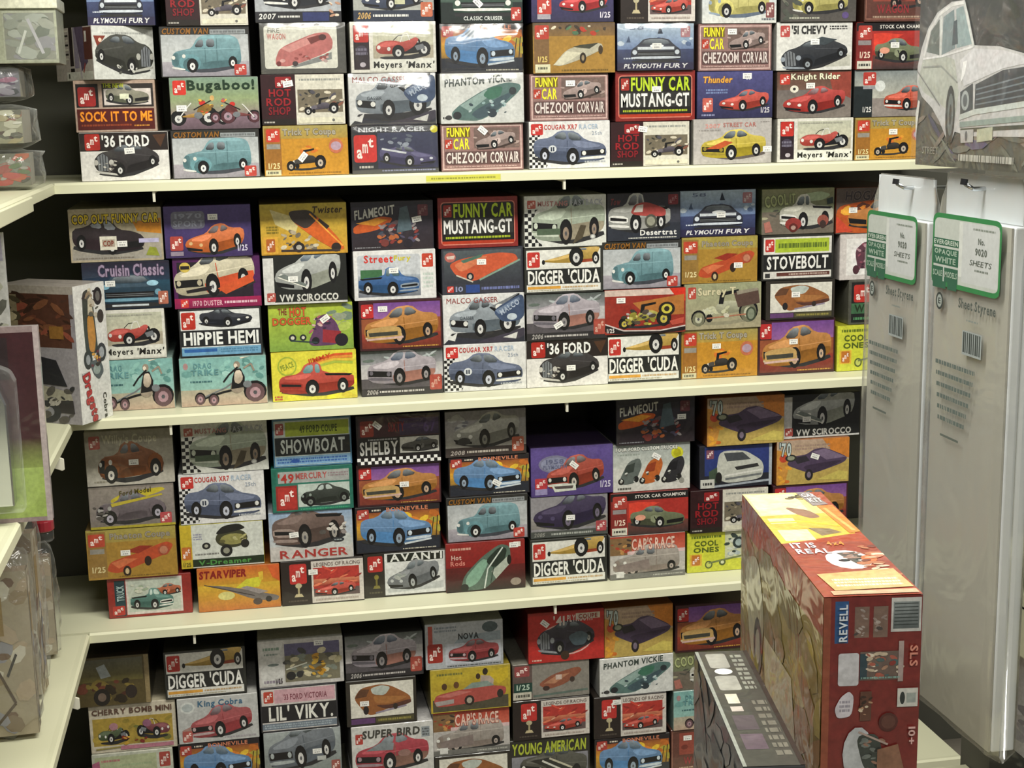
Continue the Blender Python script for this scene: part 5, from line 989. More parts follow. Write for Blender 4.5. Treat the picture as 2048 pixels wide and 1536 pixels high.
for si, stack in BOXES:
    z = LEVELS[si] + 0.0003
    yf = (0.04, 0.07, 0.07, 0.06)[si]
    col_i[si] = col_i.get(si, -1) + 1
    for bi, row in enumerate(stack):
        name, x, w, h = row[:4]
        st = row[4] if len(row) > 4 else None
        dy = rnd.uniform(-0.004, 0.006); rz = math.radians(rnd.uniform(-0.5, 0.5)); d = 0.235
        if name == 'oldblack':
            rz = math.radians(30); w = 0.115; d = 0.15; dy = -0.005
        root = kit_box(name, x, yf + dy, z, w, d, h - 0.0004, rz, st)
        if (si, name, col_i[si]) in FILM:
            shrink_film(root, w, h - 0.0004, *FILM[(si, name, col_i[si])])
        if name == 'oldblack':
            a = Art(150, 91); a.rect(0, 0, 150, 91, 'b4aca4').rect(60, 0, 74, 66, '2c2422').rect(78, 0, 96, 70, '8c8494').poly([(84, 0), (118, 0), (132, 60), (104, 76)], '5c5064').rect(118, 2, 150, 56, '5c3830').rect(122, 8, 130, 26, 'd0ccc4').rect(60, 70, 76, 78, '1c1814').rect(44, 76, 148, 90, 'd4d4c8').rect(50, 79, 56, 87, '54544c').line([(100, 60), (104, 88)], 4, 'b8b0bc').line([(120, 62), (112, 78)], 4, '9c4840')
            for k in range(7): a.rect(40, 4 + 8 * k, 56, 7 + 8 * k, '2c2c28' if k % 2 else 'd4d0c0')
            art_panel('side_print', a, root, (-w/2, d, 0), (0, -d, 0), (0, 0, h - 0.0004), M_PRINT)
        placed.append([si, bi, name, root, stack, x])
        z += h
# labels: a design seen once is told by its look, a repeat also by what it stands on
count = {}
for p in placed: count[p[2]] = count.get(p[2], 0) + 1
used = set()
for si, bi, name, root, stack, x in placed:
    desc, short = DES[name][2], DES[name][3]
    if count[name] == 1:
        lab = desc
    else:
        if bi > 0:
            rel = 'directly above the ' + DES[stack[bi-1][0]][3]
        else:
            rel = 'at the base below the ' + DES[stack[1][0]][3]
        lab = '%s, %s shelf, %s' % (short, SHELF_WORD[si], rel)
        if lab in used:
            rel = 'directly below the ' + DES[stack[bi+1][0]][3] if bi + 1 < len(stack) else 'at the top of its stack'
            lab = '%s, %s shelf, %s' % (short, SHELF_WORD[si], rel)
    lab = lab.replace(' directly', '') if len(lab.split()) > 16 else lab
    lab = lab.replace(' at the base', '') if len(lab.split()) > 16 else lab
    used.add(lab)
    tag(root, lab, 'box', 'model kit boxes stacked on the shelves')

# ------------------------------------------------------------------ polybags
def pillow(name, mat, parent, sx, sy, sz, seed=1, n=9, crumple=0.006, power=6.0):
    """a crumpled, stuffed polythene bag: closed surface, pinched at its two ends along x"""
    r = random.Random(seed); m = MB()
    ph = [r.uniform(0, 6.28) for _ in range(8)]
    def wob(x, y, z):
        return crumple * (math.sin(31*x/sx*0.9 + ph[0] + 9*z/sz) + math.sin(17*y/sy + ph[1] + 11*x/sx) * .7 + math.sin(23*z/sz + ph[2] + 7*y/sy) * .8) / 2
    nu, nv = n, 2 * n
    P = []
    for i in range(nu + 1):
        u = -1 + 2 * i / nu
        k = (1 - abs(u) ** power) ** 0.5 if abs(u) < 1 else 0.0
        k = 0.12 + 0.88 * k
        for j in range(nv):
            a = 2 * math.pi * j / nv
            c, s = math.cos(a), math.sin(a)
            c = math.copysign(abs(c) ** 0.6, c); s = math.copysign(abs(s) ** 0.6, s)
            x, y, z = u * sx / 2, c * k * sy / 2, s * (k * 0.3 + 0.7) * sz / 2
            d = wob(x, y, z)
            P.append((x + d, y + d * .8, z + d * .5 + sz / 2))
    m.v = P
    for i in range(nu):
        for j in range(nv):
            m.f.append((i*nv + j, i*nv + (j+1) % nv, (i+1)*nv + (j+1) % nv, (i+1)*nv + j)); m.c.append(None)
    m.f.append(tuple(range(nv))[::-1]); m.c.append(None)
    m.f.append(tuple(range(nu*nv, (nu+1)*nv))); m.c.append(None)
    return m.build(name, mat, parent, smooth=True)
def stuffed_bag(loc, sx, sy, sz, rz, art, label, seed, film=None):
    root = empty('polybag_pack', loc, rz)
    tag(root, label, 'bag', 'polybagged packs on the side shelf')
    m = MB(); m.box(-sx*.40, sx*.40, -sy*.30, sy*.32, sz*.12, sz*.88, cols=['8c8a7c']*6)
    m.build('contents', M_PRINT_MATT, root)
    art_panel('insert_card', art, root, (-sx*.40, -sy*.30, sz*.12), (sx*.80, 0, 0), (0, 0, sz*.76), M_PRINT_MATT)
    pillow('film', film or M_FILM_DULL, root, sx, sy, sz, seed)
    return root

def blot(seed, base, cols, n=40, size=16):
    a = Art(100, 60); a.rect(0, 0, 100, 60, base); a.spots(4, 4, 96, 56, cols, n, size, seed); return a
z = LEVELS[0]
b1 = blot(1, '6c6c5e', ['a0583c', '8c4c44', '5c6c4c', '94948a', 'a04c44', '74786c', '4c4c44'], 46, 13)
stuffed_bag((-0.385, -0.16, z), 0.150, 0.12, 0.066, 0.05, b1, 'lowest polybag of the small stack at left, red and green contents', 11)
b2 = blot(2, '8c8c76', ['7c5444', 'b4b4a0', '6c4c40', '9c9474', '4c3c38', 'c4c4b8', '5c5c50'], 46, 12)
stuffed_bag((-0.388, -0.165, z + 0.066), 0.152, 0.12, 0.068, -0.04, b2, 'middle polybag of the small stack at left, tan contents', 12)
b3 = blot(3, '64646c', ['84808c', '4c3c54', '9c9ca4', '74707c', '8c5c74', '3c4044'], 46, 12)
stuffed_bag((-0.392, -0.16, z + 0.139), 0.155, 0.12, 0.057, 0.03, b3, 'topmost polybag of the small stack at left, grey-violet contents', 13)

# pale carton with a clear window, standing on the bags
root = empty('window_carton', (-0.345, -0.21, z + 0.196), 0.02)
tag(root, 'pale grey-green carton with clear window lying on the polybag stack', 'carton')
m = MB(); m.box(-0.095, 0.080, 0.0, 0.12, 0.0, 0.082, cols=['9ca08c'] * 4 + ['d0d2c0', '5c4c34'])
m.build('carton', M_PRINT, root, bevel=0.001)
a = Art(80, 80); a.rect(0, 0, 80, 80, '76786c').spots(4, 4, 76, 76, ['666c5e', '80867a', '8c9084', '5c6458', '7c7c80', '949a90'], 34, 20, 4); a.line([(38, 10), (60, 70)], 5, 'a4a4a8').line([(20, 70), (34, 30)], 4, 'b8bcb4')
art_panel('contents_card', a, root, (0.002, 0.0, 0.006), (0.074, 0, 0), (0, 0, 0.070), M_PRINT_MATT)
m = MB(); m.box(0.0, 0.0775, -0.004, -0.0025, 0.003, 0.079); m.build('window_film', M_FILM, root)
m = MB(); m.box(-0.098, 0.083, -0.004, 0.124, 0.0825, 0.100, cols=['d6d6c2'] * 6); m.build('lid', M_PRINT, root, bevel=0.0015)

# ------------------------------------------------------------------ tall white kit box at the corner of the second shelf
yaw = math.atan2(0.073, 0.046)
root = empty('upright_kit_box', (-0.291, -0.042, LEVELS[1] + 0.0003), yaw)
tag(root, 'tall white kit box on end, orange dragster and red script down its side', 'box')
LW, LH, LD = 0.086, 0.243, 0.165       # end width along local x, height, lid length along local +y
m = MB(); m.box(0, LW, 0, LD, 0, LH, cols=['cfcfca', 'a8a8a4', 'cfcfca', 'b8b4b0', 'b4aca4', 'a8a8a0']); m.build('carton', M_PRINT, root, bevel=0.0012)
a = Art(86, 243); a.rect(0, 0, 86, 243, 'd0d0cc')
a.poly([(22, 60), (24, 14), (40, 8), (52, 26), (56, 90), (58, 122), (24, 130)], '343a34').poly([(34, 56), (50, 54), (54, 96), (48, 122), (34, 118), (32, 80)], 'b07c34').poly([(40, 8), (48, 8), (50, 50), (36, 54)], 'c4bca4').spots(26, 12, 74, 60, ['54544c', 'b4ac9c', '2c2c2c', '8c7c64'], 18, 8, 3)
a.ell(66, 24, 12, 16, '1e1e20').ell(66, 24, 6, 9, '60605c').ell(70, 60, 9, 12, '2a2826').ell(28, 132, 12, 17, '2c2e30').ell(28, 132, 6, 9, '8c9094').ell(66, 124, 13, 17, '303032').ell(66, 124, 7, 10, '94989c').poly([(30, 136), (60, 134), (70, 158), (54, 172), (40, 160)], '4c5054').ell(50, 152, 10, 9, '8a9490').spots(36, 118, 60, 150, ['2c2420', 'c09040', '94989c', '5c2c34'], 16, 7, 6)
a.t('Dragster', -22, 192, 78, 218, 'a8242c', rot=76, ol='701c24', ow=1.0); a.t('Cobra', 44, 214, 90, 224, '20241e', rot=88); a.tiny(8, 152, 22, 158, '98989a')
art_panel('end_print', a, root, (0, 0, 0), (LW, 0, 0), (0, 0, LH), M_PRINT)
a = Art(165, 243); a.rect(0, 0, 165, 243, '98949a').rect(0, 0, 165, 14, 'a8a098').rect(30, 14, 156, 108, '54352a').spots(34, 18, 150, 100, ['6c4030', '3c2820', '7c5038', '8c4c3c', '4c342c'], 30, 22, 5, squash=.35); a.rect(110, 70, 140, 92, '8c6430').poly([(6, 16), (44, 16), (44, 104), (6, 104)], '8c8068').spots(8, 20, 42, 100, ['4c4434', 'b4a88c', '6c6450'], 14, 14, 2)
a.poly([(60, 120), (120, 130), (140, 176), (60, 172)], '24242a').poly([(58, 170), (146, 186), (150, 200), (60, 206)], 'a09c8c').poly([(66, 204), (150, 200), (152, 224), (72, 222)], '2c282c').ell(96, 222, 26, 20, '2a2c32').ell(96, 222, 12, 9, '8c8c94').spots(60, 176, 150, 236, ['54504c', '2c2c30', 'b0aca4'], 22, 13, 8)
art_panel('lid_print', a, root, (0, LD, 0), (0, -LD, 0), (0, 0, LH), M_PRINT)

# ------------------------------------------------------------------ cards standing on the second side shelf
def card_pack(loc, w, h, d, art, label, bubble=None, edge='8c8484', rz=0.0):
    root = empty('carded_pack', loc, rz); tag(root, label, 'package', 'carded packs on the side shelf')
    m = MB(); m.box(-w, 0, 0, d, 0, h, cols=[edge] * 6); m.build('backing_card', M_PRINT, root, bevel=0.001)
    art_panel('card_print', art, root, (-w, 0, 0), (w, 0, 0), (0, 0, h), M_PRINT)
    if bubble:
        x0, x1, z0, z1, dd = bubble
        m = MB(); m.prism([(x0, z0), (x1, z0), (x1, z1 - 0.02), (x1 - 0.006, z1 - 0.006), (x1 - 0.02, z1), (x0, z1)], 'y', -dd, -0.001)
        m.build('clear_bubble', M_FILM, root, bevel=0.004)
        m = MB(); m.prism([(x0 + .006, z0 + .008), (x1 - .012, z0 + .008), (x1 - .012, z1 - .05), (x1 - .022, z1 - .02), (x0 + .006, z1 - .014)], 'y', -dd * .8, -0.002, col='9ca4a8')
        m.build('moulded_parts', M_CHROME, root, bevel=0.003)
    return root
a = Art(130, 264); a.rect(0, 0, 130, 264, '8c7c7c').rect(0, 8, 123, 150, '3a1c22').poly([(0, 150), (123, 150), (123, 258), (0, 258)], ['3a1c22', '8ca04c', '8ca04c', '3a1c22'][::-1]).grad(0, 150, 123, 190, '3a1c22', '7c8c44').rect(0, 190, 123, 258, '93a858').rect(0, 14, 90, 70, '2c2024').rect(123, 0, 130, 264, 'a89c9c')
card_pack((-0.2695, -0.652, LEVELS[1] + 0.0003), 0.130, 0.264, 0.012, a, 'maroon and green carded pack with silver parts in a clear bubble', bubble=(-0.126, -0.031, 0.02, 0.215, 0.03))
a = Art(100, 370); a.rect(0, 0, 100, 370, 'bcbcb8').rect(4, 4, 96, 40, 'a4a0b0').spots(20, 60, 96, 300, ['8c8c80', 'd0d0c8', '5c5c54', 'a8a898', '74786c'], 30, 22, 4)
card_pack((-0.333, -0.46, LEVELS[1] + 0.0003), 0.06, 0.372, 0.01, a, 'tall white carded pack at the left edge behind the maroon pack', edge='b8b8b4')

# ------------------------------------------------------------------ polybags on the third side shelf
def upright_bag(loc, w, d, h, art, label, seed, rz=0.0):
    root = empty('crumpled_bag', loc, rz); tag(root, label, 'bag', 'crumpled bags on the lower side shelf')
    m = MB(); m.box(-w*.42, w*.42, -d*.25, d*.25, 0.004, h*.86, cols=['8c7c68'] * 6); m.build('contents', M_PRINT_MATT, root)
    art_panel('insert_card', art, root, (-w*.42, -d*.25, 0.004), (w*.84, 0, 0), (0, 0, h*.86), M_PRINT_MATT)
    art_panel('insert_side', art, root, (w*.42, -d*.25, 0.004), (0, d*.5, 0), (0, 0, h*.86), M_PRINT_MATT)
    f = pillow('film', M_FILM_DULL, root, h, d, w, seed, n=12, crumple=0.008, power=4.0)
    f.rotation_euler = (0, -math.pi / 2, 0); f.location = (w / 2, 0, h / 2)
    return root
def kraft(seed):
    a = Art(60, 120); a.rect(0, 0, 60, 120, '9c927c').spots(4, 4, 56, 116, ['8c7c60', 'b4ac98', '7c6c58', 'a89880', 'c4c0b0', '8c8c94', '6c5444'], 34, 15, seed)
    a.rect(10, 18, 34, 46, '8c7444'); a.line([(22, 66), (40, 96), (14, 116)], 2.4, '4c3c30').line([(44, 60), (34, 76)], 2.4, '2c2826'); return a
zs = LEVELS[2] + 0.006
upright_bag((-0.400, -0.10, zs), 0.105, 0.075, 0.205, kraft(3), 'crumpled bag deepest in the left corner, under the red cap', 21, 0.1)
upright_bag((-0.402, -0.27, zs), 0.115, 0.085, 0.315, kraft(5), 'crumpled bag at the middle of the lower side shelf row', 22, -0.08)
upright_bag((-0.388, -0.43, zs), 0.105, 0.08, 0.30, kraft(8), 'crumpled bag nearest in the lower side shelf row', 23, 0.06)

# red capped bottle hanging card piece on top of the deepest bag
root = empty('paint_pot', (-0.362, -0.105, zs + 0.207)); tag(root, 'small red-capped pot perched on the deepest crumpled bag', 'pot')
m = MB(); m.tube([(0, 0, 0.0), (0, 0, 0.003), (0, 0, 0.016), (0, 0, 0.018)], [0.015, 0.017, 0.017, 0.013], 16); m.build('jar', M_FILM, root, smooth=True)
m = MB(); m.tube([(0, 0, 0.018), (0, 0, 0.020), (0, 0, 0.036), (0, 0, 0.040)], [0.016, 0.0185, 0.0185, 0.013], 18); m.build('cap', M_RED, root, bevel=0.001)

# ------------------------------------------------------------------ foreground table and its boxes
TZ = 0.66
root = empty('display_table', (0.585, -1.5, 0)); tag(root, 'low cream display table under the large red box', 'table')
m = MB(); m.box(-0.24, 0.17, -0.36, 0.36, TZ - 0.03, TZ); m.build('table_top', M_WOOD, root, bevel=0.003)
for sx in (-0.22, 0.15):
    for sy in (-0.34, 0.34):
        m = MB(); m.box(sx - 0.015, sx + 0.015, sy - 0.015, sy + 0.015, 0.0005, TZ - 0.0305); m.build('leg', M_WOOD, root)

yaw = -math.atan2(0.042, 0.316)
root = empty('large_red_kit_box', (0.449, -1.557, TZ + 0.0003), yaw)
tag(root, 'large red and yellow film-wrapped kit box standing on edge in the foreground', 'box')
BW, BL, BH = 0.0815, 0.319, 1.10 - TZ
m = MB(); m.box(0, BW, 0, BL, 0, BH, cols=['8a2c24', '7c2c24', '7c2c24', '8c6c34', 'a05030', '5c2420']); m.build('carton', M_PRINT_WRAP, root, bevel=0.002)
# end panel facing the viewer
a = Art(190, 1026); a.rect(0, 0, 190, 1026, '742a26').rect(0, 0, 14, 1026, '8c4a34')
a.rect(22, 8, 48, 92, '2c5484'); a.t('REVELL', 0, 42, 74, 58, 'd4dce4', rot=-90)
for x in (60, 96): a.rect(x, 20, x + 28, 82, '7a6458'); a.spots(x + 3, 24, x + 25, 78, ['4c4440', '94847c', 'a89c94'], 10, 7, x)
a.rect(130, 4, 188, 72, 'c8c8c4').grad(134, 12, 184, 66, '8c9494', '5c6464')
for k in range(7): a.rect(136, 15 + 7 * k, 182, 17 + 7 * k, '3c4442')
a.rrect(30, 112, 70, 178, 5, 'c4c4c8'); a.rect(72, 110, 156, 168, '6c5c54').rect(72, 114, 86, 166, '30444c').spots(84, 114, 150, 164, ['a8846c', 'c4b49c', '4c6464', '8c3c34', 'd8ccb8', 'a45c4c'], 26, 10, 4).rect(146, 90, 156, 172, 'a49490').tiny(74, 160, 150, 166, '7c9c94')
a.t('SLS', 154, 112, 196, 128, 'd08a78', rot=90); a.poly([(36, 200), (52, 188), (62, 200), (58, 240), (30, 244), (24, 224)], 'c8c4cc').tiny(34, 206, 54, 232, '94909c', n=3)
a.rect(74, 190, 96, 250, '5c3c30').spots(74, 194, 96, 246, ['a88468', '34241e', 'c4b49c'], 12, 7, 7); a.rect(146, 186, 186, 224, 'c4c4be').ell(156, 206, 5, 13, '2c3434').rect(164, 196, 182, 216, '98a09c'); a.ell(130, 254, 19, 19, '4c2420').ell(130, 254, 14, 14, '5c3830'); a.t('10+', 158, 276, 194, 290, 'd0a8a4', rot=90)
a.ell(72, 318, 30, 56, 'b4b8bc').poly([(66, 280), (110, 276), (124, 330), (110, 366), (84, 350)], '38403c').spots(80, 290, 122, 356, ['1e2422', '6c7470', '8c6c5c', 'a08070'], 18, 10, 5).line([(72, 272), (130, 300)], 4, 'a8948c').poly([(110, 310), (150, 300), (170, 380), (110, 380)], '84604c')
a.rect(20, 400, 180, 520, '6c5048').spots(24, 404, 176, 516, ['a08c7c', '54403a', 'c0b4a4'], 24, 18, 3).rect(20, 560, 180, 700, '74281f').tiny(30, 580, 170, 640, 'b48c80', n=4)
art_panel('end_print', a, root, (0, 0, 0), (BW, 0, 0), (0, 0, BH), M_PRINT_WRAP)
# top edge: x runs from the near end to the far end when seen from the left side
a = Art(190, 740); a.rect(0, 0, 190, 740, '9c4630')
a.poly([(0, 0), (150, 0), (150, 60), (190, 330), (10, 400), (0, 380)], 'e0cc84').rect(0, 0, 128, 190, 'e4d890').rect(6, 10, 120, 180, 'eae2b0').poly([(0, 190), (150, 180), (176, 340), (0, 400)], 'd0b048').rect(12, 210, 70, 250, 'e2dca8').rect(14, 300, 80, 380, 'e2dca4')  # pale creams carry the overhead glare, painted into the print
a.poly([(70, 120), (120, 150), (136, 210), (110, 220), (84, 180)], '8c6c58').poly([(84, 290), (130, 300), (150, 330), (100, 350)], '7c6c54').line([(4, 240), (90, 240), (170, 290)], 10, 'c8c040').spots(100, 20, 128, 60, ['34342c', '6c6444', 'a89c5c'], 12, 12, 3)
a.poly([(128, 0), (160, 0), (178, 110), (140, 120)], '8c8484'); a.t('CAR', 134, 20, 166, 50, 'e4dce4').t('KIT', 140, 60, 172, 96, 'e4e4dc'); a.poly([(148, 120), (186, 116), (190, 330), (164, 340)], 'c8803c').line([(160, 140), (178, 320)], 8, 'e0a860')
a.rect(0, 400, 190, 740, '8c4234'); a.t('IT IS', 14, 404, 66, 440, 'e0d4d8', rot=0).t('REAL', 16, 446, 88, 478, 'e0d4d8').t('4x4', 92, 400, 128, 428, 'c88440'); a.ell(110, 520, 46, 62, 'e4e0dc').poly([(96, 476), (136, 470), (140, 530), (118, 548)], '50524e').spots(98, 474, 140, 540, ['8c7468', '2c3034', 'a49c98'], 14, 14, 3).ell(152, 520, 16, 22, 'c86c44'); a.spots(130, 430, 186, 640, ['a86c50', 'c8a084', '744038', 'd4b8a0'], 22, 22, 7)
a.poly([(20, 610), (180, 590), (186, 700), (30, 710)], 'c0a06c').tiny(40, 640, 170, 690, 'e0d4b0', n=3).rect(20, 712, 186, 734, 'c09a7c')
art_panel('edge_print', a, root, (0, 0, BH), (BW, 0, 0), (0, BL, 0), M_PRINT_WRAP)
# big lid picture on the left side
a = Art(319, 440); a.rect(0, 0, 319, 440, '8f7a40').rect(0, 0, 319, 34, '96442c').grad(4, 40, 230, 200, '9c8848', '6c5c34').spots(0, 40, 319, 200, ['94803f', '74602f', '857040', 'a08c50', '86603c', '7c6c42'], 40, 44, 4)
a.poly([(20, 60), (80, 40), (110, 90), (100, 150), (50, 150)], 'a8a084').ell(84, 132, 18, 30, '34302a').ell(84, 132, 10, 18, '9c9484').poly([(112, 110), (220, 110), (240, 170), (120, 170)], 'b4a888').rect(90, 210, 310, 262, '84503c').tiny(120, 220, 300, 250, 'a0685c', n=2).spots(80, 180, 300, 320, ['7c6448', '7c5440', '8c7c4c', 'a08c54', '6c5c44'], 34, 30, 9, squash=.3)
art_panel('lid_print', a, root, (0, BL, 0), (0, -BL, 0), (0, 0, BH), M_PRINT_WRAP)
a = None

root = empty('flat_grey_kit_box', (0.352, -1.640, TZ + 0.0003), yaw - 0.02)
tag(root, 'dark grey kit box standing on edge left of the large red box', 'box')
GW, GL, GH = 0.048, 0.235, 1.002 - TZ
m = MB(); m.box(0, GW, 0, GL, 0, GH, cols=['3c3c3e', '3c3c3e', '3c3c3e', '4c4c4c', '44443f', '2c2c2c']); m.build('carton', M_PRINT, root, bevel=0.0015)
a = Art(48, 235); a.rect(0, 0, 48, 235, '34342e').rect(0, 0, 3, 235, '7c8078').rrect(8, 6, 26, 40, 3, '84847c').ell(18, 48, 8, 7, 'c0c4bc').rrect(8, 58, 27, 90, 3, '84847c').tiny(30, 8, 40, 90, '74766c', n=8).rect(10, 98, 20, 118, 'b0ac9c').rect(10, 124, 20, 134, 'a09890').rect(8, 142, 26, 170, '443c40').rect(8, 178, 26, 206, '4c4048').tiny(30, 110, 42, 220, '5c5a50', n=8).rect(44, 0, 48, 235, '241a16')
art_panel('edge_print', a, root, (0, 0, GH), (GW, 0, 0), (0, GL, 0), M_PRINT)
a = Art(235, 232); a.grad(0, 0, 235, 232, '404448', '5c5a5c').spots(0, 0, 235, 232, ['4c5050', '3c3c40', '6c6c6c', '58504c', '484c54', '747474'], 70, 34, 6, squash=.4); a.rect(100, 20, 160, 60, '2c3038')
art_panel('lid_print', a, root, (0, GL, 0), (0, -GL, 0), (0, 0, GH), M_PRINT)

root = empty('dark_edge_box', (0.60, -1.30, TZ + 0.0003), -0.1)
tag(root, 'low dark striped box lying behind the large red box', 'box')
m = MB(); m.box(0, 0.05, 0, 0.17, 0, 0.03, cols=['2c2a20', '2c2a20', '2c2a20', '34301f', '3c3826', '1c1a14']); m.build('carton', M_PRINT, root, bevel=0.001)
a = Art(50, 170); a.rect(0, 0, 50, 170, '38341f').rect(6, 0, 12, 170, '5c5838').rect(20, 0, 23, 170, '1c1a10').rect(34, 0, 40, 170, '6c6846')
art_panel('top_print', a, root, (0, 0, 0.03), (0.05, 0, 0), (0, 0.17, 0), M_PRINT)

# ------------------------------------------------------------------ right-hand gondola: shelves, boxes, hang bags
root = empty('pegboard', (1.06, -1.15, 0)); tag(root, 'dark pegboard panel behind the hanging packs at right', 'panel')
m = MB(); m.box(0.0, 0.02, -0.65, 0.49, 0.0005, 1.95); m.build('board', M_BACK, root)
root = empty('gondola_shelf', (0.97, -1.15, 0.951)); tag(root, 'cream shelf edge at the far right behind the hanging packs', 'shelf')
m = MB(); m.box(0.0, 0.089, -0.62, 0.47, -0.014, 0.0); m.build('board', M_CREAM, root)
m = MB(); m.box(-0.006, 0.0, -0.62, 0.47, -0.050, 0.001); m.build('front_lip', M_CREAM, root, bevel=0.0015)
root = empty('gondola_plinth', (0.97, -1.15, 0.0005)); tag(root, 'cream panel of the right-hand unit below its shelf', 'panel')
m = MB(); m.box(0.0, 0.088, -0.62, 0.47, 0.776, 0.862); m.box(0.0, 0.088, -0.62, 0.47, 0.84, 0.847); m.build('rail', M_CREAM, root, bevel=0.002)
m = MB(); m.box(0.01, 0.088, -0.62, 0.47, 0.0, 0.48); m.build('base', M_CREAM, root)
def side_box(y, z, w, h, d, cols, art, label, x=0.985):
    r = empty('side_rack_box', (x, y, z)); tag(r, label, 'box', 'boxes on the right-hand unit')
    m = MB(); m.box(0, d, -w, 0, 0, h, cols=cols); m.build('carton', M_PRINT, r, bevel=0.001)
    art_panel('front_print', art, r, (0, 0, 0), (0, -w, 0), (0, 0, h), M_PRINT)
a = Art(100, 100); a.rect(0, 0, 100, 100, '20242c').rect(10, 60, 100, 96, '8c98a4').spots(10, 8, 90, 50, ['34405c', '141820', '5c6c7c'], 14, 20, 2)
side_box(-0.86, 0.9515, 0.24, 0.16, 0.07, ['1c2028'] * 6, a, 'dark blue box on the right-hand cream shelf')
a = Art(100, 100); a.rect(0, 0, 100, 100, '8c8c88').rect(30, 0, 100, 100, 'b4b4b4').rect(60, 4, 100, 40, 'a03038').spots(34, 30, 98, 96, ['c8c8cc', '94949c', '7c7c84'], 30, 10, 3)
side_box(-0.86, 0.632, 0.24, 0.135, 0.07, ['84847c'] * 6, a, 'speckled white box under the right-hand cream panel')
a = Art(100, 100); a.rect(0, 0, 100, 100, '20282a').rect(0, 70, 100, 100, '94402c'); a.t('FI', 42, 34, 64, 62, 'd0d4d0')
side_box(-0.88, 0.4815, 0.24, 0.150, 0.07, ['2c2c2c'] * 6, a, 'black and orange-red box with two white letters at far right')

def peg(name, x0, x1, y, z, label):
    r = empty(name, (x1, y, z)); tag(r, label, 'hook', 'peg hooks at the right')
    m = MB(); m.tube([(0, 0, 0), (x0 - x1 + 0.01, 0, 0), (x0 - x1, 0, 0.006)], 0.0026, 8); m.build('rod', M_CHROME, r, smooth=True)
    m = MB(); m.tube([(x0 - x1 - 0.002, 0, 0.005), (x0 - x1 - 0.001, 0, 0.0115)], 0.0042, 8); m.build('tip', M_BLACK, r)
def sheet_label(part):
    # print on the bag face, sheet 190 x 960, origin top left
    a = Art(190, 960); a.n = 1; G = '2f7a45'; GD = '2c5c46'; w = 190
    if part == 'printed_label':
        a.rrect(16, 50, w - 16, 172, 12, G).rrect(20, 58, w - 20, 164, 10, 'b4bab4')
        a.rect(88, 60, w - 22, 158, 'bcc0c0').rect(80, 60, 88, 150, 'c8ccc8')
        a.rect(18, 92, 80, 104, GD).t('EVERGREEN', 20, 94, 78, 102, 'b8c4b8'); a.rect(18, 108, 80, 136, GD).t('OPAQUE', 22, 110, 76, 120, '9cb0a0').t('WHITE', 24, 123, 74, 133, '9cb0a0'); a.rect(18, 140, 44, 164, GD).t('SCALE', 20, 146, 42, 156, '9cb0a0').rect(47, 140, 80, 164, GD).t('MODELS', 49, 146, 78, 156, '9cb0a0'); a.rect(20, 164, 52, 176, GD).rect(56, 164, 78, 176, GD)
        a.tiny(112, 66, 160, 71, '7c847c').t('No.', 124, 82, 138, 92, '586058').t('9020', 118, 98, 144, 110, '586058').t('SHEETS', 106, 118, 154, 127, '505850', bold=False, sh=.2).tiny(118, 132, 148, 137, '707870')
    elif part == 'emblem':
        a.ell(38, 198, 9, 15, '343c3a').ell(38, 198, 6, 11, '98a09c').t('E', 35, 193, 41, 203, '343c3a')
    elif part == 'product_name':
        a.t('Sheet Styrene', 84, 184, 168, 206, '4c5450'); a.tiny(104, 216, 130, 221, '7c8480')
    elif part == 'barcode':
        a.rect(96, 236, 140, 276, '98a0a0')
        for k in range(9): a.rect(98 + 4.6 * k, 238, 98 + 4.6 * k + (2.4 if k % 3 else 3.4), 272, '3c4442')
    else:
        for k in range(6): a.tiny(34 + 2 * k, 296 + 19 * k, 128 - 4 * k, 308 + 19 * k, '5c6864', seed=20 + k)
        a.rect(52, 424, 96, 428, '5c645e')
    return a
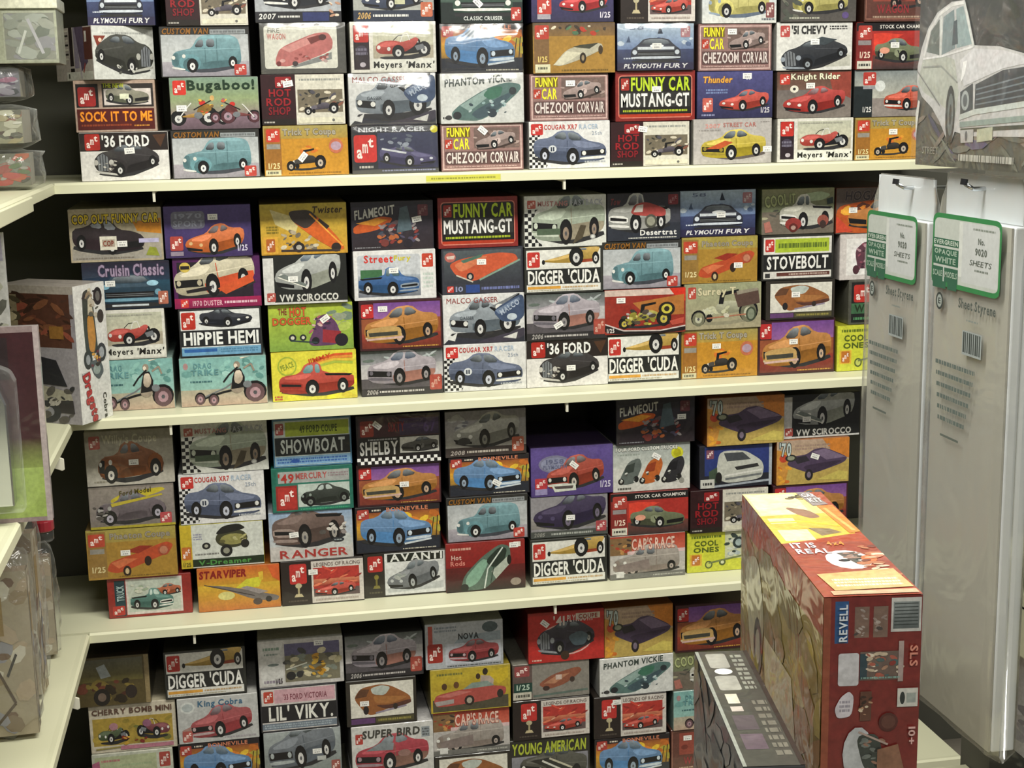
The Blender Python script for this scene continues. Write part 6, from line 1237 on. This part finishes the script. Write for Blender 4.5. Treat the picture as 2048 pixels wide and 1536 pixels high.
def sheet_pack(y_far, w, z0, z1, x, t, label):
    r = empty('styrene_sheet_pack', (x, y_far, z0)); tag(r, label, 'package', 'hanging bags of white plastic sheet')
    H = z1 - z0
    m = MB(); m.box(0.006, t, -w + 0.006, -0.012, 0.012, H - 0.052); m.build('plastic_sheets', M_WHITE, r, bevel=0.002)
    m = MB(); m.box(0.003, 0.0055, -w + 0.008, -0.012, 0.012, H - 0.053); m.build('shaded_front_layer', M_FRONT_SHADE, r)  # grey layer added so the front looks shaded and the white edges bright
    # the bag: a thin clear envelope with a wider header above the sheets
    m = MB(); n = 14
    ys = [0, -0.006] + [-w * k / 8 for k in range(1, 8)] + [-w + 0.006, -w]
    zs_ = [0, 0.01, H * .25, H * .5, H * .7, H - 0.10, H - 0.07, H - 0.03, H - 0.008, H]
    def th(iy, iz):
        e = 0.25 if iy in (0, len(ys) - 1) else 1.0
        k = {0: .15, 8: .12, 9: .08, 7: .3, 6: .6}.get(iz, 1.0)
        return e * k
    F, B = [], []
    for iz, zz in enumerate(zs_):
        for iy, yy in enumerate(ys):
            k = th(iy, iz); wv = 0.0012 * math.sin(yy * 70 + zz * 19) * k
            trim = 0.012 * max(0, (zz - (H - 0.03)) / 0.03)
            yt = yy - trim if iy < 2 else (yy + trim if iy >= len(ys) - 2 else yy)
            F.append((t/2 - k * (t/2 + 0.0015) + wv, yt, zz)); B.append((t/2 + k * (t/2 + 0.0015), yt, zz))
    W_ = len(ys); m.v = F + B; off = len(F)
    for iz in range(len(zs_) - 1):
        for iy in range(W_ - 1):
            q = (iz*W_ + iy, iz*W_ + iy + 1, (iz+1)*W_ + iy + 1, (iz+1)*W_ + iy)
            m.f.append(q); m.c.append(None); m.f.append(tuple(off + k for k in q[::-1])); m.c.append(None)
        for iy in (0, W_ - 1):
            q = (iz*W_ + iy, (iz+1)*W_ + iy, off + (iz+1)*W_ + iy, off + iz*W_ + iy); m.f.append(q); m.c.append(None)
    m.build('bag_film', M_FILM_BAG, r, smooth=True)
    for part in ('printed_label', 'emblem', 'product_name', 'barcode', 'instructions'):
        p = art_panel(part, sheet_label(part), r, (-0.0034, 0.0, -0.012), (0, -w, 0), (0, 0, H), M_PRINT_MATT)
        if part == 'instructions': p['kind'] = 'stuff'
    m = MB(); m.box(t/2 - 0.001, t/2 + 0.001, -w + 0.008, -0.008, H - 0.051, H - 0.002); m.build('header_card', M_WHITE, r)
    return r
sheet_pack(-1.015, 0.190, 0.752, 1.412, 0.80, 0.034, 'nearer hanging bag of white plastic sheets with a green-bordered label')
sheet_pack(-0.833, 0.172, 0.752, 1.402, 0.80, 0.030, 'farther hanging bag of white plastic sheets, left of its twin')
peg('peg_hook', 0.792, 1.058, -1.112, 1.396, 'chrome peg hook through the nearer sheet bag')
peg('peg_hook', 0.792, 1.058, -0.940, 1.388, 'chrome peg hook through the farther sheet bag')

# large picture pack above the bags
root = empty('picture_kit_pack', (0.80, -0.972, 1.418)); tag(root, 'large film-wrapped pack printed with a white 1950s car, top right', 'package')
PW, PH, PT = 0.36, 0.29, 0.03
m = MB(); m.box(0, PT, -PW, 0, 0, PH, cols=['3c4040'] * 6); m.build('carton', M_PRINT, root, bevel=0.002)
a = Art(360, 290); a.grad(0, 0, 360, 170, '3a3c3c', '2c2e30').grad(0, 170, 360, 290, '54524e', '4a4c44')
a.spots(150, 90, 350, 160, ['444440', '2c3028', '383a38'], 20, 34, 4).spots(0, 190, 350, 280, ['4c4c60', '5c6058', '545070', '6c7068', '3c4048', '7c746c'], 46, 30, 5, squash=.25)
def up(pts): return [(x, 106 + (y - 62) * 0.78) for x, y in pts]
def rp(pts, c): a.poly(up(pts)[::-1], c, True)
def ln(pts, w, c): a.line(up(pts), w, c)
rp([(0, 176), (0, 150), (10, 122), (24, 96), (46, 74), (80, 62), (110, 62), (120, 84), (136, 126), (190, 130), (260, 146), (310, 176), (310, 236), (270, 250), (130, 252), (98, 246), (90, 262), (80, 258), (60, 232), (40, 212), (14, 196)], 'c0c0c0')
rp([(2, 172), (14, 140), (60, 136), (92, 144), (104, 190), (98, 226), (60, 206), (16, 188)], 'b2b6ac')
rp([(22, 130), (32, 100), (52, 84), (54, 136)], '586460'); rp([(60, 136), (61, 82), (86, 73), (92, 128)], '74868a'); rp([(95, 128), (91, 73), (107, 70), (130, 124)], '8ca0a2'); rp([(84, 124), (86, 90), (94, 88), (98, 122)], '3c4c54')
ln([(16, 136), (28, 100), (50, 78), (82, 66), (110, 65)], 4, 'dcdcda'); ln([(57, 138), (57, 80)], 4, 'd0d4d0'); ln([(110, 66), (134, 128)], 4, 'd4d8d4'); ln([(14, 140), (60, 138), (132, 128)], 2.4, 'dcdcdc')
rp([(104, 146), (134, 130), (200, 136), (270, 152), (200, 160), (116, 182)], 'cfcfd2'); rp([(112, 148), (121, 146), (117, 164), (108, 178)], 'f0f0f0'); ln([(14, 152), (60, 152), (100, 176)], 2, '8c908c')
rp([(108, 190), (136, 178), (138, 214), (110, 224)], '3c444a'); a.ell(120, 106 + (202 - 62) * .78, 9, 11, 'a4acac').ell(120, 106 + (202 - 62) * .78, 5, 7, '5c6468'); rp([(142, 180), (200, 162), (290, 156), (290, 198), (142, 214)], '343a42')
for k in range(4): ln([(144, 187 + 7 * k), (290, 164 + 9 * k)], 1.6, '6c7880')
ln([(108, 226), (142, 218), (300, 202)], 6, 'c0c8c4'); ln([(110, 236), (300, 222)], 6, '8c9c96'); ln([(112, 244), (300, 234)], 4, '3c443c')
a.ell(86, 106 + (222 - 62) * .78, 11, 33, '2c302e').ell(87, 106 + (222 - 62) * .78, 7, 24, '6c7472').ell(87, 106 + (222 - 62) * .78, 3, 12, '3c403e')
rp([(112, 244), (142, 242), (142, 260), (114, 262)], 'b0b0b0'); rp([(150, 242), (184, 238), (184, 256), (150, 260)], 'b4b8a0'); a.ell(126, 106 + (252 - 62) * .78, 3, 6, '54545c')
a.t('STREET', 20, 268, 60, 276, '94948c', bold=False).tiny(110, 272, 230, 284, 'b4b4ac'); a.line([(0, 180), (60, 220)], 2, '7c7c7c').poly([(0, 230), (6, 214), (10, 216), (2, 262)], 'dcdcd8')
art_panel('front_print', a, root, (0, 0, 0), (0, -PW, 0), (0, 0, PH), M_PRINT_WRAP)
m = MB(); m.box(-0.004, -0.0028, -PW - 0.004, 0.006, -0.006, PH + 0.004); m.build('wrap_film', M_FILM_TIGHT, root)
peg('peg_hook', 0.832, 1.058, -1.15, 1.66, 'chrome peg hook behind the large picture pack')
